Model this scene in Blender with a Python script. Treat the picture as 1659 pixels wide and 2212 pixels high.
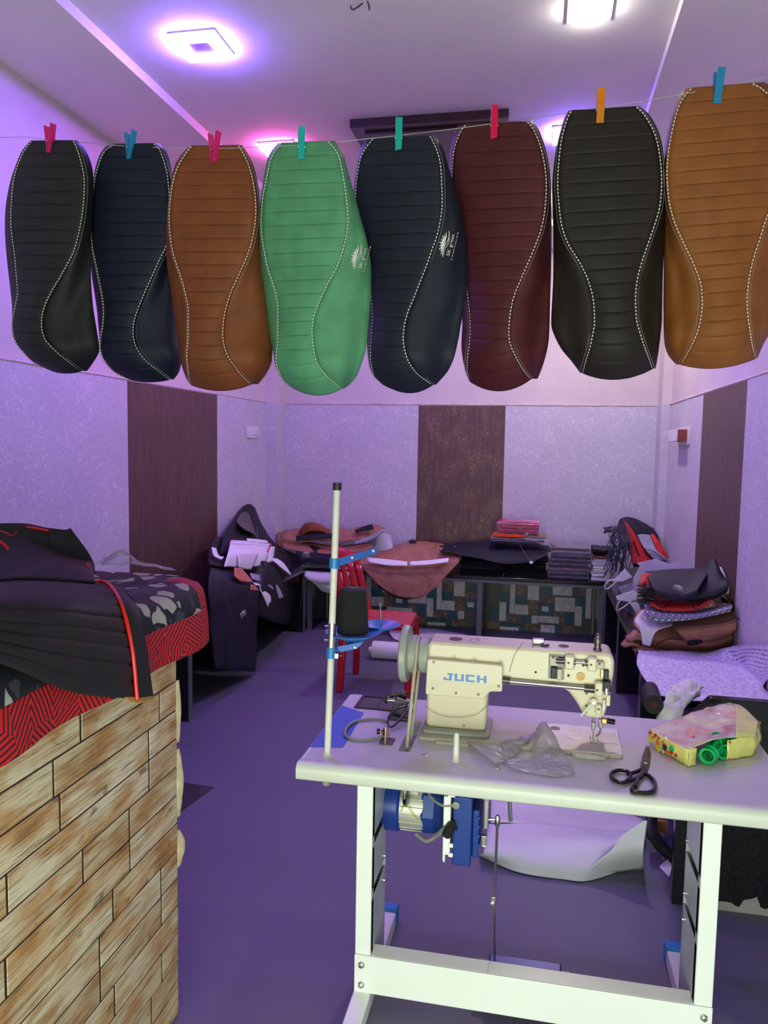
import bpy, bmesh, math, random
from mathutils import Vector, Matrix, noise
random.seed(7)
for o in list(bpy.data.objects): bpy.data.objects.remove(o, do_unlink=True)
SC = bpy.context.scene
COL = SC.collection

# ---------------------------------------------------------------- camera
W, H, F = 1659.0, 2212.0, 1655.0
CAMZ = 1.67
YAW, PITCH, ROLL = math.radians(11.45), math.radians(5.0), math.radians(0.95)
_fw = Vector((-math.sin(YAW)*math.cos(PITCH), math.cos(YAW)*math.cos(PITCH), -math.sin(PITCH)))
_r = Vector((math.cos(YAW), math.sin(YAW), 0)); _u = _r.cross(_fw)
_R = math.cos(ROLL)*_r + math.sin(ROLL)*_u
_U = -math.sin(ROLL)*_r + math.cos(ROLL)*_u
cam_data = bpy.data.cameras.new('camera'); cam = bpy.data.objects.new('camera', cam_data)
COL.objects.link(cam); SC.camera = cam
cam_data.sensor_fit = 'VERTICAL'; cam_data.sensor_height = 36.0
cam_data.lens = 36.0*F/H; cam_data.clip_start = 0.05
cam.matrix_world = Matrix(((_R.x, _U.x, -_fw.x, 0), (_R.y, _U.y, -_fw.y, 0), (_R.z, _U.z, -_fw.z, CAMZ), (0, 0, 0, 1)))

# ---------------------------------------------------------------- world, daylight, exposure
w = bpy.data.worlds.new('world'); SC.world = w; w.use_nodes = True
w.node_tree.nodes['Background'].inputs[0].default_value = (0.85, 1.0, 0.88, 1)
w.node_tree.nodes['Background'].inputs[1].default_value = 0.35
ld = bpy.data.lights.new('shopfront_daylight', 'AREA'); ld.shape = 'RECTANGLE'
ld.size, ld.size_y, ld.energy, ld.color = 2.6, 1.35, 78.0, (0.87, 1.0, 0.84)
lo = bpy.data.objects.new('shopfront_daylight', ld); COL.objects.link(lo)
lo.location = (-0.2, -0.56, 0.72); lo.rotation_euler = (math.radians(90), 0, 0)
vs = SC.view_settings; vs.view_transform = 'Standard'; vs.look = 'None'; vs.gamma = 1.0
vs.exposure = -0.04; vs.use_curve_mapping = False

# ---------------------------------------------------------------- measuring helpers (photo sightline -> real point on a plane)
def _ray(px, py): return _fw + _R*((px-W/2)/F) - _U*((py-H/2)/F)
def PX(X, *pts): return [_ray(a, b)*(X/_ray(a, b).x) + Vector((0, 0, CAMZ)) for a, b in pts]
def PY(Y, *pts): return [_ray(a, b)*(Y/_ray(a, b).y) + Vector((0, 0, CAMZ)) for a, b in pts]
def PZ(Z, *pts): return [_ray(a, b)*((Z-CAMZ)/_ray(a, b).z) + Vector((0, 0, CAMZ)) for a, b in pts]

# ---------------------------------------------------------------- materials
MATS = {}
def _nodes(name):
    m = bpy.data.materials.new(name); m.use_nodes = True
    nt = m.node_tree; return m, nt, nt.nodes, nt.links, nt.nodes['Principled BSDF']
def rgb(*c):                       # sRGB 0-255 to linear
    return tuple(((v/255+0.055)/1.055)**2.4 if v > 10 else v/255/12.92 for v in c)
def M(name, col, rough=0.5, metal=0.0, var=0.12, vs=9.0, bump=0.0, bs=80.0, trans=0.0, alpha=1.0, emit=0.0, ecol=None, sheen=0.0, coat=0.0, coord='Object', stretch=(1, 1, 1), spec=0.5, sub=0.0):
    m, nt, N, L, b = _nodes(name)
    tc = N.new('ShaderNodeTexCoord'); mp = N.new('ShaderNodeMapping'); mp.inputs['Scale'].default_value = stretch
    L.new(tc.outputs[coord], mp.inputs['Vector'])
    nz = N.new('ShaderNodeTexNoise'); nz.inputs['Scale'].default_value = vs; nz.inputs['Detail'].default_value = 5
    L.new(mp.outputs[0], nz.inputs['Vector'])
    cr = N.new('ShaderNodeValToRGB'); e = cr.color_ramp.elements
    e[0].position, e[1].position = 0.3, 0.72
    e[0].color = tuple(max(0, c*(1-var)) for c in col)+(1,); e[1].color = tuple(min(1, c*(1+var)) for c in col)+(1,)
    L.new(nz.outputs['Fac'], cr.inputs[0]); L.new(cr.outputs[0], b.inputs['Base Color'])
    b.inputs['Roughness'].default_value = rough; b.inputs['Metallic'].default_value = metal
    b.inputs['Specular IOR Level'].default_value = spec
    b.inputs['Transmission Weight'].default_value = trans; b.inputs['Alpha'].default_value = alpha
    b.inputs['Coat Weight'].default_value = coat
    b.inputs['Sheen Weight'].default_value = sheen
    if sub:
        b.inputs['Subsurface Weight'].default_value = sub; b.inputs['Subsurface Radius'].default_value = (0.01, 0.01, 0.01)
    if emit:
        b.inputs['Emission Color'].default_value = (ecol or col)+(1,); b.inputs['Emission Strength'].default_value = emit
    if bump:
        n2 = N.new('ShaderNodeTexNoise'); n2.inputs['Scale'].default_value = bs; n2.inputs['Detail'].default_value = 4
        L.new(mp.outputs[0], n2.inputs['Vector'])
        bp = N.new('ShaderNodeBump'); bp.inputs['Strength'].default_value = bump; bp.inputs['Distance'].default_value = 0.01
        L.new(n2.outputs['Fac'], bp.inputs['Height']); L.new(bp.outputs[0], b.inputs['Normal'])
    MATS[name] = m; return m
def ramp(N, stops, interp='LINEAR'):
    cr = N.new('ShaderNodeValToRGB'); cr.color_ramp.interpolation = interp
    e = cr.color_ramp.elements
    while len(e) < len(stops): e.new(0.5)
    for i, (p, c) in enumerate(stops): e[i].position = p; e[i].color = tuple(c)+(1,)
    return cr
def tex(N, kind, scale, **kw):
    n = N.new('ShaderNodeTex'+kind); n.inputs['Scale'].default_value = scale
    for k, v in kw.items():
        if k in ('feature', 'distance', 'wave_type', 'bands_direction'): setattr(n, k, v)
        else: n.inputs[k.replace('_', ' ')].default_value = v
    return n
def mapped(N, L, coord, scale=(1, 1, 1), rot=(0, 0, 0), loc=(0, 0, 0)):
    tc = N.new('ShaderNodeTexCoord'); mp = N.new('ShaderNodeMapping')
    mp.inputs['Scale'].default_value = scale; mp.inputs['Rotation'].default_value = rot; mp.inputs['Location'].default_value = loc
    L.new(tc.outputs[coord], mp.inputs['Vector']); return mp.outputs[0]
def mixc(N, L, fac, a, b):
    mx = N.new('ShaderNodeMix'); mx.data_type = 'RGBA'
    if hasattr(fac, 'links'): L.new(fac, mx.inputs[0])
    else: mx.inputs[0].default_value = fac
    for s, i in ((a, 6), (b, 7)):
        if hasattr(s, 'links'): L.new(s, mx.inputs[i])
        else: mx.inputs[i].default_value = tuple(s)+(1,)
    return mx.outputs[2]
def math_(N, L, op, a, b=0.5):
    n = N.new('ShaderNodeMath'); n.operation = op
    for i, s in enumerate((a, b)):
        if hasattr(s, 'links'): L.new(s, n.inputs[i])
        else: n.inputs[i].default_value = s
    return n.outputs[0]
def bump_(N, L, b, h, s=0.3, d=0.01):
    bp = N.new('ShaderNodeBump'); bp.inputs['Strength'].default_value = s; bp.inputs['Distance'].default_value = d
    L.new(h, bp.inputs['Height']); L.new(bp.outputs[0], b.inputs['Normal'])

def wallpaper(name, base, vein):
    m, nt, N, L, b = _nodes(name)
    v = mapped(N, L, 'Object')
    nz = tex(N, 'Noise', 5.0, Detail=3.0); L.new(v, nz.inputs['Vector'])
    add = N.new('ShaderNodeMixRGB'); add.blend_type = 'ADD'; add.inputs[0].default_value = 0.35
    L.new(v, add.inputs[1]); L.new(nz.outputs['Color'], add.inputs[2])
    vo = tex(N, 'Voronoi', 17.0, feature='DISTANCE_TO_EDGE'); L.new(add.outputs[0], vo.inputs['Vector'])
    r1 = ramp(N, [(0.0, (1, 1, 1)), (0.035, (0, 0, 0))]); L.new(vo.outputs['Distance'], r1.inputs[0])
    vo2 = tex(N, 'Voronoi', 6.5, feature='DISTANCE_TO_EDGE'); L.new(add.outputs[0], vo2.inputs['Vector'])
    r2 = ramp(N, [(0.0, (1, 1, 1)), (0.012, (0, 0, 0))]); L.new(vo2.outputs['Distance'], r2.inputs[0])
    mx = math_(N, L, 'MAXIMUM', r1.outputs[0], r2.outputs[0])
    n2 = tex(N, 'Noise', 2.2, Detail=6.0); L.new(v, n2.inputs['Vector'])
    fm = math_(N, L, 'MULTIPLY', mx, n2.outputs['Fac'])
    base2 = mixc(N, L, n2.outputs['Fac'], tuple(c*0.88 for c in base), tuple(min(1, c*1.1) for c in base))
    L.new(mixc(N, L, fm, base2, vein), b.inputs['Base Color'])
    b.inputs['Roughness'].default_value = 0.55
    bump_(N, L, b, fm, 0.25, 0.004)
    MATS[name] = m; return m
def brownpaper(name, flakes):
    m, nt, N, L, b = _nodes(name)
    v = mapped(N, L, 'Object', (9, 9, 1.2))
    n1 = tex(N, 'Noise', 3.0, Detail=8.0, Roughness=0.65); L.new(v, n1.inputs['Vector'])
    v2 = mapped(N, L, 'Object', (40, 40, 1.5))
    n2 = tex(N, 'Noise', 4.0, Detail=4.0); L.new(v2, n2.inputs['Vector'])
    f = math_(N, L, 'MULTIPLY', n1.outputs['Fac'], n2.outputs['Fac'])
    r = ramp(N, [(0.12, (0.065, 0.036, 0.030)), (0.3, (0.125, 0.066, 0.050)), (0.45, (0.19, 0.105, 0.075))]); L.new(f, r.inputs[0])
    col = r.outputs[0]
    if flakes:
        v3 = mapped(N, L, 'Object', (1, 1, 0.8))
        n3 = tex(N, 'Noise', 34.0, Detail=2.0, Distortion=2.2); L.new(v3, n3.inputs['Vector'])
        r3 = ramp(N, [(0.535, (0, 0, 0)), (0.55, (1, 1, 1)), (0.575, (1, 1, 1)), (0.59, (0, 0, 0))]); L.new(n3.outputs['Fac'], r3.inputs[0])
        n4 = tex(N, 'Noise', 6.0, Detail=3.0); L.new(v3, n4.inputs['Vector'])
        r4 = ramp(N, [(0.45, (0, 0, 0)), (0.6, (1, 1, 1))]); L.new(n4.outputs['Fac'], r4.inputs[0])
        fk = math_(N, L, 'MULTIPLY', r3.outputs[0], r4.outputs[0])
        col = mixc(N, L, fk, col, (0.42, 0.30, 0.17))
        L.new(fk, b.inputs['Metallic'])
    L.new(col, b.inputs['Base Color']); b.inputs['Roughness'].default_value = 0.5
    bump_(N, L, b, f, 0.2, 0.004)
    MATS[name] = m; return m
def plankmat(name):
    m, nt, N, L, b = _nodes(name)
    oi = N.new('ShaderNodeObjectInfo')
    off = N.new('ShaderNodeCombineXYZ'); L.new(math_(N, L, 'MULTIPLY', oi.outputs['Random'], 37.0), off.inputs[1])
    tc = N.new('ShaderNodeTexCoord'); va = N.new('ShaderNodeVectorMath'); va.operation = 'ADD'
    L.new(tc.outputs['Object'], va.inputs[0]); L.new(off.outputs[0], va.inputs[1])
    mp = N.new('ShaderNodeMapping'); mp.inputs['Scale'].default_value = (1, 1.0, 22); L.new(va.outputs[0], mp.inputs['Vector'])
    g = tex(N, 'Noise', 3.4, Detail=8.0, Roughness=0.7); L.new(mp.outputs[0], g.inputs['Vector'])
    r = ramp(N, [(0.24, rgb(112, 92, 66)), (0.36, rgb(190, 168, 126)), (0.50, rgb(222, 212, 180)), (0.72, rgb(238, 232, 210))]); L.new(g.outputs['Fac'], r.inputs[0])
    mp2 = N.new('ShaderNodeMapping'); mp2.inputs['Scale'].default_value = (1, 3, 7); L.new(va.outputs[0], mp2.inputs['Vector'])
    n2 = tex(N, 'Noise', 2.0, Detail=4.0); L.new(mp2.outputs[0], n2.inputs['Vector'])
    tint = ramp(N, [(0.42, (1, 1, 1)), (0.62, rgb(220, 172, 112)), (0.78, rgb(150, 120, 96))]); L.new(n2.outputs['Fac'], tint.inputs[0])
    mul = N.new('ShaderNodeMixRGB'); mul.blend_type = 'MULTIPLY'; mul.inputs[0].default_value = 0.85
    L.new(r.outputs[0], mul.inputs[1]); L.new(tint.outputs[0], mul.inputs[2])
    tone = ramp(N, [(0.0, (1, .97, .9)), (0.3, (.82, .72, .55)), (0.6, (1, .98, .92)), (0.85, (.9, .74, .5)), (1, (.72, .66, .58))])
    L.new(oi.outputs['Random'], tone.inputs[0])
    m2 = N.new('ShaderNodeMixRGB'); m2.blend_type = 'MULTIPLY'; m2.inputs[0].default_value = 0.8
    L.new(mul.outputs[0], m2.inputs[1]); L.new(tone.outputs[0], m2.inputs[2])
    mp3 = N.new('ShaderNodeMapping'); mp3.inputs['Scale'].default_value = (1, 2.5, 85); L.new(va.outputs[0], mp3.inputs['Vector'])
    n3 = tex(N, 'Noise', 3.0, Detail=3.0); L.new(mp3.outputs[0], n3.inputs['Vector'])
    cr3 = ramp(N, [(0.34, (0.30, 0.25, 0.19)), (0.47, (1, 1, 1))]); L.new(n3.outputs['Fac'], cr3.inputs[0])
    m3 = N.new('ShaderNodeMixRGB'); m3.blend_type = 'MULTIPLY'; m3.inputs[0].default_value = 0.8
    L.new(m2.outputs[0], m3.inputs[1]); L.new(cr3.outputs[0], m3.inputs[2])
    mp4 = N.new('ShaderNodeMapping'); mp4.inputs['Scale'].default_value = (1, 5, 11); L.new(va.outputs[0], mp4.inputs['Vector'])
    n4 = tex(N, 'Noise', 1.7, Detail=5.0); L.new(mp4.outputs[0], n4.inputs['Vector'])
    k4 = ramp(N, [(0.64, (1, 1, 1)), (0.70, (0.42, 0.36, 0.30)), (0.8, (0.25, 0.2, 0.16))]); L.new(n4.outputs['Fac'], k4.inputs[0])
    m4 = N.new('ShaderNodeMixRGB'); m4.blend_type = 'MULTIPLY'; m4.inputs[0].default_value = 0.9
    L.new(m3.outputs[0], m4.inputs[1]); L.new(k4.outputs[0], m4.inputs[2])
    L.new(m4.outputs[0], b.inputs['Base Color']); b.inputs['Roughness'].default_value = 0.5
    bump_(N, L, b, g.outputs['Fac'], 0.4, 0.004)
    MATS[name] = m; return m
def clothprint(name):          # dark leaf print field, red striped hem band; UV in metres, v measured down from the hem top
    m, nt, N, L, b = _nodes(name)
    v = mapped(N, L, 'UV')
    nz = tex(N, 'Noise', 9.0, Detail=2.0); L.new(v, nz.inputs['Vector'])
    ad = N.new('ShaderNodeMixRGB'); ad.blend_type = 'ADD'; ad.inputs[0].default_value = 0.09; L.new(v, ad.inputs[1]); L.new(nz.outputs['Color'], ad.inputs[2])
    vo = tex(N, 'Voronoi', 19.0, Randomness=1.0); L.new(ad.outputs[0], vo.inputs['Vector'])
    sx = N.new('ShaderNodeSeparateColor'); L.new(vo.outputs['Color'], sx.inputs[0])
    r = ramp(N, [(0.0, (0.006, 0.007, 0.012)), (0.36, (0.006, 0.007, 0.012)), (0.37, rgb(52, 58, 66)), (0.56, rgb(52, 58, 66)), (0.57, rgb(168, 168, 158))], 'CONSTANT'); L.new(sx.outputs[0], r.inputs[0])
    ve = tex(N, 'Voronoi', 19.0, feature='DISTANCE_TO_EDGE'); L.new(ad.outputs[0], ve.inputs['Vector'])
    re = ramp(N, [(0.0, (0, 0, 0)), (0.10, (0, 0, 0)), (0.115, (1, 1, 1))]); L.new(ve.outputs['Distance'], re.inputs[0])
    field = mixc(N, L, re.outputs[0], (0.006, 0.007, 0.012), r.outputs[0])
    # red band: stripes turned per voronoi cell
    vb = tex(N, 'Voronoi', 13.0, Randomness=0.6); L.new(v, vb.inputs['Vector'])
    sb = N.new('ShaderNodeSeparateColor'); L.new(vb.outputs['Color'], sb.inputs[0])
    sep = N.new('ShaderNodeSeparateXYZ'); L.new(v, sep.inputs[0])
    ang = math_(N, L, 'MULTIPLY', sb.outputs[0], 6.28)
    cx = math_(N, L, 'MULTIPLY', sep.outputs[0], math_(N, L, 'COSINE', ang)); cy = math_(N, L, 'MULTIPLY', sep.outputs[1], math_(N, L, 'SINE', ang))
    st = math_(N, L, 'SINE', math_(N, L, 'MULTIPLY', math_(N, L, 'ADD', cx, cy), 560.0))
    rs = ramp(N, [(0.30, (0.035, 0.006, 0.010)), (0.36, (0.62, 0.008, 0.010))]); L.new(math_(N, L, 'MULTIPLY_ADD', st, 0.5), rs.inputs[0])
    rs.inputs[0].default_value = 0.5
    isr = math_(N, L, 'GREATER_THAN', sep.outputs[1], 0.0)
    L.new(mixc(N, L, isr, field, rs.outputs[0]), b.inputs['Base Color'])
    b.inputs['Roughness'].default_value = 0.7
    MATS[name] = m; return m
def printed(name, base, ink, sx, sy, thr):  # pale sheet with rows of small print
    m, nt, N, L, b = _nodes(name)
    v = mapped(N, L, 'UV')
    sep = N.new('ShaderNodeSeparateXYZ'); L.new(v, sep.inputs[0])
    row = math_(N, L, 'FRACT', math_(N, L, 'MULTIPLY', sep.outputs[1], sy))
    inrow = math_(N, L, 'LESS_THAN', row, 0.42)
    vv = mapped(N, L, 'UV', (sx, sy*1.0, 1))
    nz = tex(N, 'Noise', 1.0, Detail=4.0, Roughness=0.8); L.new(vv, nz.inputs['Vector'])
    g = math_(N, L, 'GREATER_THAN', nz.outputs['Fac'], thr)
    f = math_(N, L, 'MULTIPLY', inrow, g)
    L.new(mixc(N, L, f, base, ink), b.inputs['Base Color']); b.inputs['Roughness'].default_value = 0.6
    MATS[name] = m; return m
def dotprint(name):
    m, nt, N, L, b = _nodes(name)
    v = mapped(N, L, 'UV')
    vo = tex(N, 'Voronoi', 30.0, Randomness=0.0); L.new(v, vo.inputs['Vector'])
    r = ramp(N, [(0.0, (0.75, 0.75, 0.8)), (0.22, (0.75, 0.75, 0.8)), (0.23, (0.02, 0.02, 0.03)), (0.36, (0.02, 0.02, 0.03)), (0.37, (0.25, 0.25, 0.32))], 'CONSTANT'); L.new(vo.outputs['Distance'], r.inputs[0])
    L.new(r.outputs[0], b.inputs['Base Color']); b.inputs['Roughness'].default_value = 0.6
    MATS[name] = m; return m
def redprint(name):
    m, nt, N, L, b = _nodes(name)
    v = mapped(N, L, 'UV')
    vo = tex(N, 'Voronoi', 12.0); L.new(v, vo.inputs['Vector'])
    r = ramp(N, [(0.0, (0.02, 0.004, 0.006)), (0.2, (0.45, 0.008, 0.01)), (0.42, (0.03, 0.004, 0.006)), (0.5, (0.5, 0.01, 0.01))], 'CONSTANT'); L.new(vo.outputs['Distance'], r.inputs[0])
    L.new(r.outputs[0], b.inputs['Base Color']); b.inputs['Roughness'].default_value = 0.6
    MATS[name] = m; return m
def marble(name, a, bcol, rough=0.18):
    m, nt, N, L, b = _nodes(name)
    oi = N.new('ShaderNodeObjectInfo')
    va = N.new('ShaderNodeVectorMath'); va.operation = 'ADD'
    tc = N.new('ShaderNodeTexCoord'); L.new(tc.outputs['Object'], va.inputs[0]); L.new(oi.outputs['Location'], va.inputs[1])
    nz = tex(N, 'Noise', 11.0, Detail=6.0, Distortion=1.5); L.new(va.outputs[0], nz.inputs['Vector'])
    r = ramp(N, [(0.40, a), (0.485, bcol), (0.5, bcol), (0.56, a)]); L.new(nz.outputs['Fac'], r.inputs[0])
    L.new(r.outputs[0], b.inputs['Base Color']); b.inputs['Roughness'].default_value = rough
    MATS[name] = m; return m
def clear(name, tint=(1, 1, 1), alpha=0.22, rough=0.15):
    m, nt, N, L, b = _nodes(name)
    gl = N.new('ShaderNodeBsdfGlossy'); gl.inputs['Roughness'].default_value = rough
    df = N.new('ShaderNodeBsdfDiffuse'); df.inputs['Color'].default_value = tint+(1,)
    tr = N.new('ShaderNodeBsdfTransparent'); tr.inputs['Color'].default_value = (.97, .97, .98, 1)
    m1 = N.new('ShaderNodeMixShader'); m1.inputs[0].default_value = 0.45; L.new(gl.outputs[0], m1.inputs[1]); L.new(df.outputs[0], m1.inputs[2])
    fr = N.new('ShaderNodeFresnel'); fr.inputs['IOR'].default_value = 1.3
    fc = math_(N, L, 'MINIMUM', math_(N, L, 'ADD', math_(N, L, 'MULTIPLY', fr.outputs[0], 0.5), alpha), 0.75)
    m2 = N.new('ShaderNodeMixShader'); L.new(fc, m2.inputs[0]); L.new(tr.outputs[0], m2.inputs[1]); L.new(m1.outputs[0], m2.inputs[2])
    L.new(m2.outputs[0], N['Material Output'].inputs['Surface']); N.remove(b)
    tc = N.new('ShaderNodeTexCoord'); nz = tex(N, 'Noise', 24.0, Detail=4.0, Distortion=1.0); L.new(tc.outputs['Object'], nz.inputs['Vector'])
    for s_ in (gl, df): bump_(N, L, s_, nz.outputs['Fac'], 0.9, 0.02)
    MATS[name] = m; return m

def packtop(name):
    m, nt, N, L, b = _nodes(name)
    v = mapped(N, L, 'Object'); nz = tex(N, 'Noise', 9.0, Detail=2.0); L.new(v, nz.inputs['Vector'])
    r = ramp(N, [(0.34, (0.78, 0.74, 0.28)), (0.44, (0.70, 0.62, 0.42)), (0.54, (0.66, 0.52, 0.42)), (0.62, (0.70, 0.30, 0.20)), (0.72, (0.62, 0.55, 0.50))]); L.new(nz.outputs['Fac'], r.inputs[0])
    L.new(r.outputs[0], b.inputs['Base Color']); b.inputs['Roughness'].default_value = 0.12; b.inputs['Coat Weight'].default_value = 0.5
    n2 = tex(N, 'Noise', 26.0, Detail=3.0); L.new(v, n2.inputs['Vector']); bump_(N, L, b, n2.outputs['Fac'], 0.6, 0.01)
    MATS[name] = m
packtop('pack_top')
wallpaper('wallpaper', (0.55, 0.53, 0.58), (0.95, 0.93, 0.96))
brownpaper('brown_paper', False); brownpaper('brown_gold_paper', True)
M('wall_paint', (0.66, 0.58, 0.56), 0.75, var=0.06, vs=3, bump=0.1, bs=30)
M('ceiling_paint', (0.84, 0.80, 0.72), 0.75, var=0.04, vs=2)
M('trim_paint', (0.6, 0.5, 0.48), 0.6, var=0.15, vs=20)
M('dark_wood', (0.050, 0.024, 0.020), 0.35, var=0.35, vs=6, stretch=(1, 8, 8))
M('floor_stone', (0.05, 0.042, 0.05), 0.35, var=0.5, vs=25, bump=0.3, bs=14)
M('vinyl_sheet', (0.122, 0.112, 0.17), 0.5, var=0.05, vs=3, bump=0.6, bs=4)
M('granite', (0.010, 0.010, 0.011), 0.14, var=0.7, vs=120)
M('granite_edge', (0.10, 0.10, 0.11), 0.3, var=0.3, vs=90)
plankmat('plank'); M('plank_back', (0.03, 0.024, 0.018), 0.7, var=0.4, vs=12)
M('peel_paper', (0.62, 0.52, 0.32), 0.6, var=0.2, vs=30)
marble('tile_white', (0.93, 0.91, 0.86), (0.72, 0.69, 0.65)); marble('tile_brown', (0.20, 0.14, 0.09), (0.36, 0.27, 0.18)); marble('tile_teal', (0.03, 0.14, 0.18), (0.05, 0.19, 0.23))
M('tile_grout', (0.12, 0.10, 0.085), 0.4)
clothprint('leaf_cloth')
printed('print_cloth', (0.74, 0.70, 0.82), (0.20, 0.17, 0.34), 55, 46, 0.50)
printed('print_sheet', (0.74, 0.72, 0.80), (0.30, 0.27, 0.42), 9, 17, 0.60)
dotprint('dot_fabric'); redprint('red_fabric')
LEATHER = dict(rough=0.58, spec=0.35, var=0.16, vs=14, bump=0.22, bs=260)
M('leather_black', (0.012, 0.012, 0.013), **LEATHER); M('leather_charcoal', (0.016, 0.018, 0.017), **LEATHER)
M('leather_navy', (0.007, 0.010, 0.026), **LEATHER); M('leather_ink', (0.010, 0.014, 0.026), **LEATHER)
M('leather_tan', (0.21, 0.058, 0.014), **LEATHER); M('leather_caramel', (0.26, 0.085, 0.016), **LEATHER)
M('leather_green', (0.095, 0.32, 0.155), **LEATHER); M('leather_maroon', (0.078, 0.011, 0.013), **LEATHER)
M('leather_espresso', (0.018, 0.013, 0.0095), **LEATHER); M('leather_brown', (0.36, 0.155, 0.092), rough=0.55, var=0.2, vs=12, bump=0.2, bs=200)
M('leather_dusk', (0.012, 0.012, 0.022), **LEATHER)
M('lining_grey', (0.12, 0.10, 0.09), 0.8); M('grey_vinyl', (0.34, 0.34, 0.40), 0.5)
M('stitch_white', (0.80, 0.78, 0.66), 0.6, var=0.05); M('seam_dark', (0.02, 0.008, 0.006), 0.6)
M('stitch_grey', (0.30, 0.30, 0.30), 0.6)
M('print_white', (0.75, 0.72, 0.64), 0.5, var=0.05)
M('paper_white', (0.86, 0.84, 0.88), 0.6, var=0.05); M('cloth_white', (0.70, 0.70, 0.70), 0.55, var=0.05, vs=5)
M('red_piping', (0.80, 0.02, 0.012), 0.35, var=0.05); M('red_vinyl', (0.62, 0.012, 0.014), 0.4)
M('foam_tan', (0.45, 0.22, 0.06), 0.8)
M('pale_orange', (0.55, 0.17, 0.09), 0.5)
PEG = dict(rough=0.25, var=0.05, trans=0.25, sub=0.2)
M('peg_magenta', (0.85, 0.02, 0.22), **PEG); M('peg_blue', (0.02, 0.33, 0.62), **PEG); M('peg_teal', (0.01, 0.55, 0.45), **PEG)
M('peg_red', (0.85, 0.01, 0.10), **PEG); M('peg_orange', (0.90, 0.30, 0.01), **PEG)
M('steel', (0.55, 0.54, 0.50), 0.25, metal=1.0); M('steel_dark', (0.12, 0.11, 0.10), 0.35, metal=0.9); M('brass', (0.6, 0.42, 0.18), 0.35, metal=1.0)
M('cord_string', (0.45, 0.43, 0.40), 0.6)
M('cream_enamel', (0.70, 0.62, 0.42), 0.32, var=0.05, vs=5, coat=0.2); M('cream_dull', (0.52, 0.49, 0.36), 0.4, var=0.08)
M('pulley_grey', (0.36, 0.38, 0.31), 0.35, var=0.06)
M('table_laminate', (0.58, 0.56, 0.55), 0.28, var=0.04, vs=3); M('table_edge', (0.66, 0.68, 0.58), 0.35, var=0.03)
M('white_enamel', (0.88, 0.90, 0.84), 0.28, var=0.03, vs=4); M('channel_grey', (0.55, 0.60, 0.60), 0.3, metal=0.1)
M('blue_paint', (0.012, 0.045, 0.26), 0.32, var=0.08); M('blue_tape', (0.03, 0.13, 0.50), 0.35, var=0.04); M('blue_plastic', (0.015, 0.20, 0.52), 0.35, var=0.05)
M('aluminium', (0.56, 0.54, 0.46), 0.45, metal=0.5); M('rubber_black', (0.012, 0.012, 0.012), 0.5); M('cable_grey', (0.26, 0.27, 0.22), 0.45)
M('thread_black', (0.006, 0.006, 0.007), 0.75, bump=0.5, bs=200, stretch=(1, 1, 6))
M('ivory_plastic', (0.72, 0.70, 0.60), 0.4); M('orange_tape', (0.75, 0.20, 0.02), 0.4); M('amber_cap', (0.65, 0.33, 0.07), 0.35)
M('letter_blue', (0.10, 0.27, 0.60), 0.45); M('belt', (0.48, 0.44, 0.33), 0.6)
M('red_plastic', (0.45, 0.008, 0.014), 0.22, var=0.05)
M('steel_black', (0.020, 0.017, 0.016), 0.22, metal=0.5)
M('pack_yellow', (0.80, 0.80, 0.20), 0.16, var=0.1, vs=14, bump=0.5, bs=22, coat=0.4); M('pack_lemon', (0.80, 0.66, 0.05), 0.2); M('bobbin_green', (0.01, 0.62, 0.16), 0.25, var=0.08, sub=0.2)
M('pack_pale', (0.70, 0.58, 0.36), 0.18, var=0.25, vs=10, bump=0.4, bs=22); M('pack_salmon', (0.72, 0.34, 0.22), 0.2); M('pack_red', (0.62, 0.03, 0.02), 0.3); M('pack_navy', (0.02, 0.03, 0.10), 0.3)
M('pink_pack', (0.62, 0.01, 0.09), 0.2, bump=0.5, bs=30); M('orange_pack', (0.85, 0.10, 0.01), 0.3); M('fleece', (0.85, 0.82, 0.76), 0.95, var=0.2, vs=30, bump=1.0, bs=60)
M('cord_grey', (0.05, 0.055, 0.075), 0.7); M('switch_white', (0.75, 0.73, 0.74), 0.35); M('switch_red', (0.28, 0.035, 0.02), 0.4)
M('lamp_frame', (0.55, 0.52, 0.60), 0.4); M('lamp_centre', (0.20, 0.15, 0.34), 0.4)
clear('clear_wrap', (0.8, 0.8, 0.85), 0.06, 0.1); clear('wrap_dense', (0.6, 0.58, 0.66), 0.08, 0.1); clear('bag_clear', (0.85, 0.85, 0.83), 0.22, 0.2)
clear('mesh_net', (0.7, 0.66, 0.85), 0.5, 0.6)
M('concrete', (0.3, 0.28, 0.26), 0.8, var=0.2)

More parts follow.
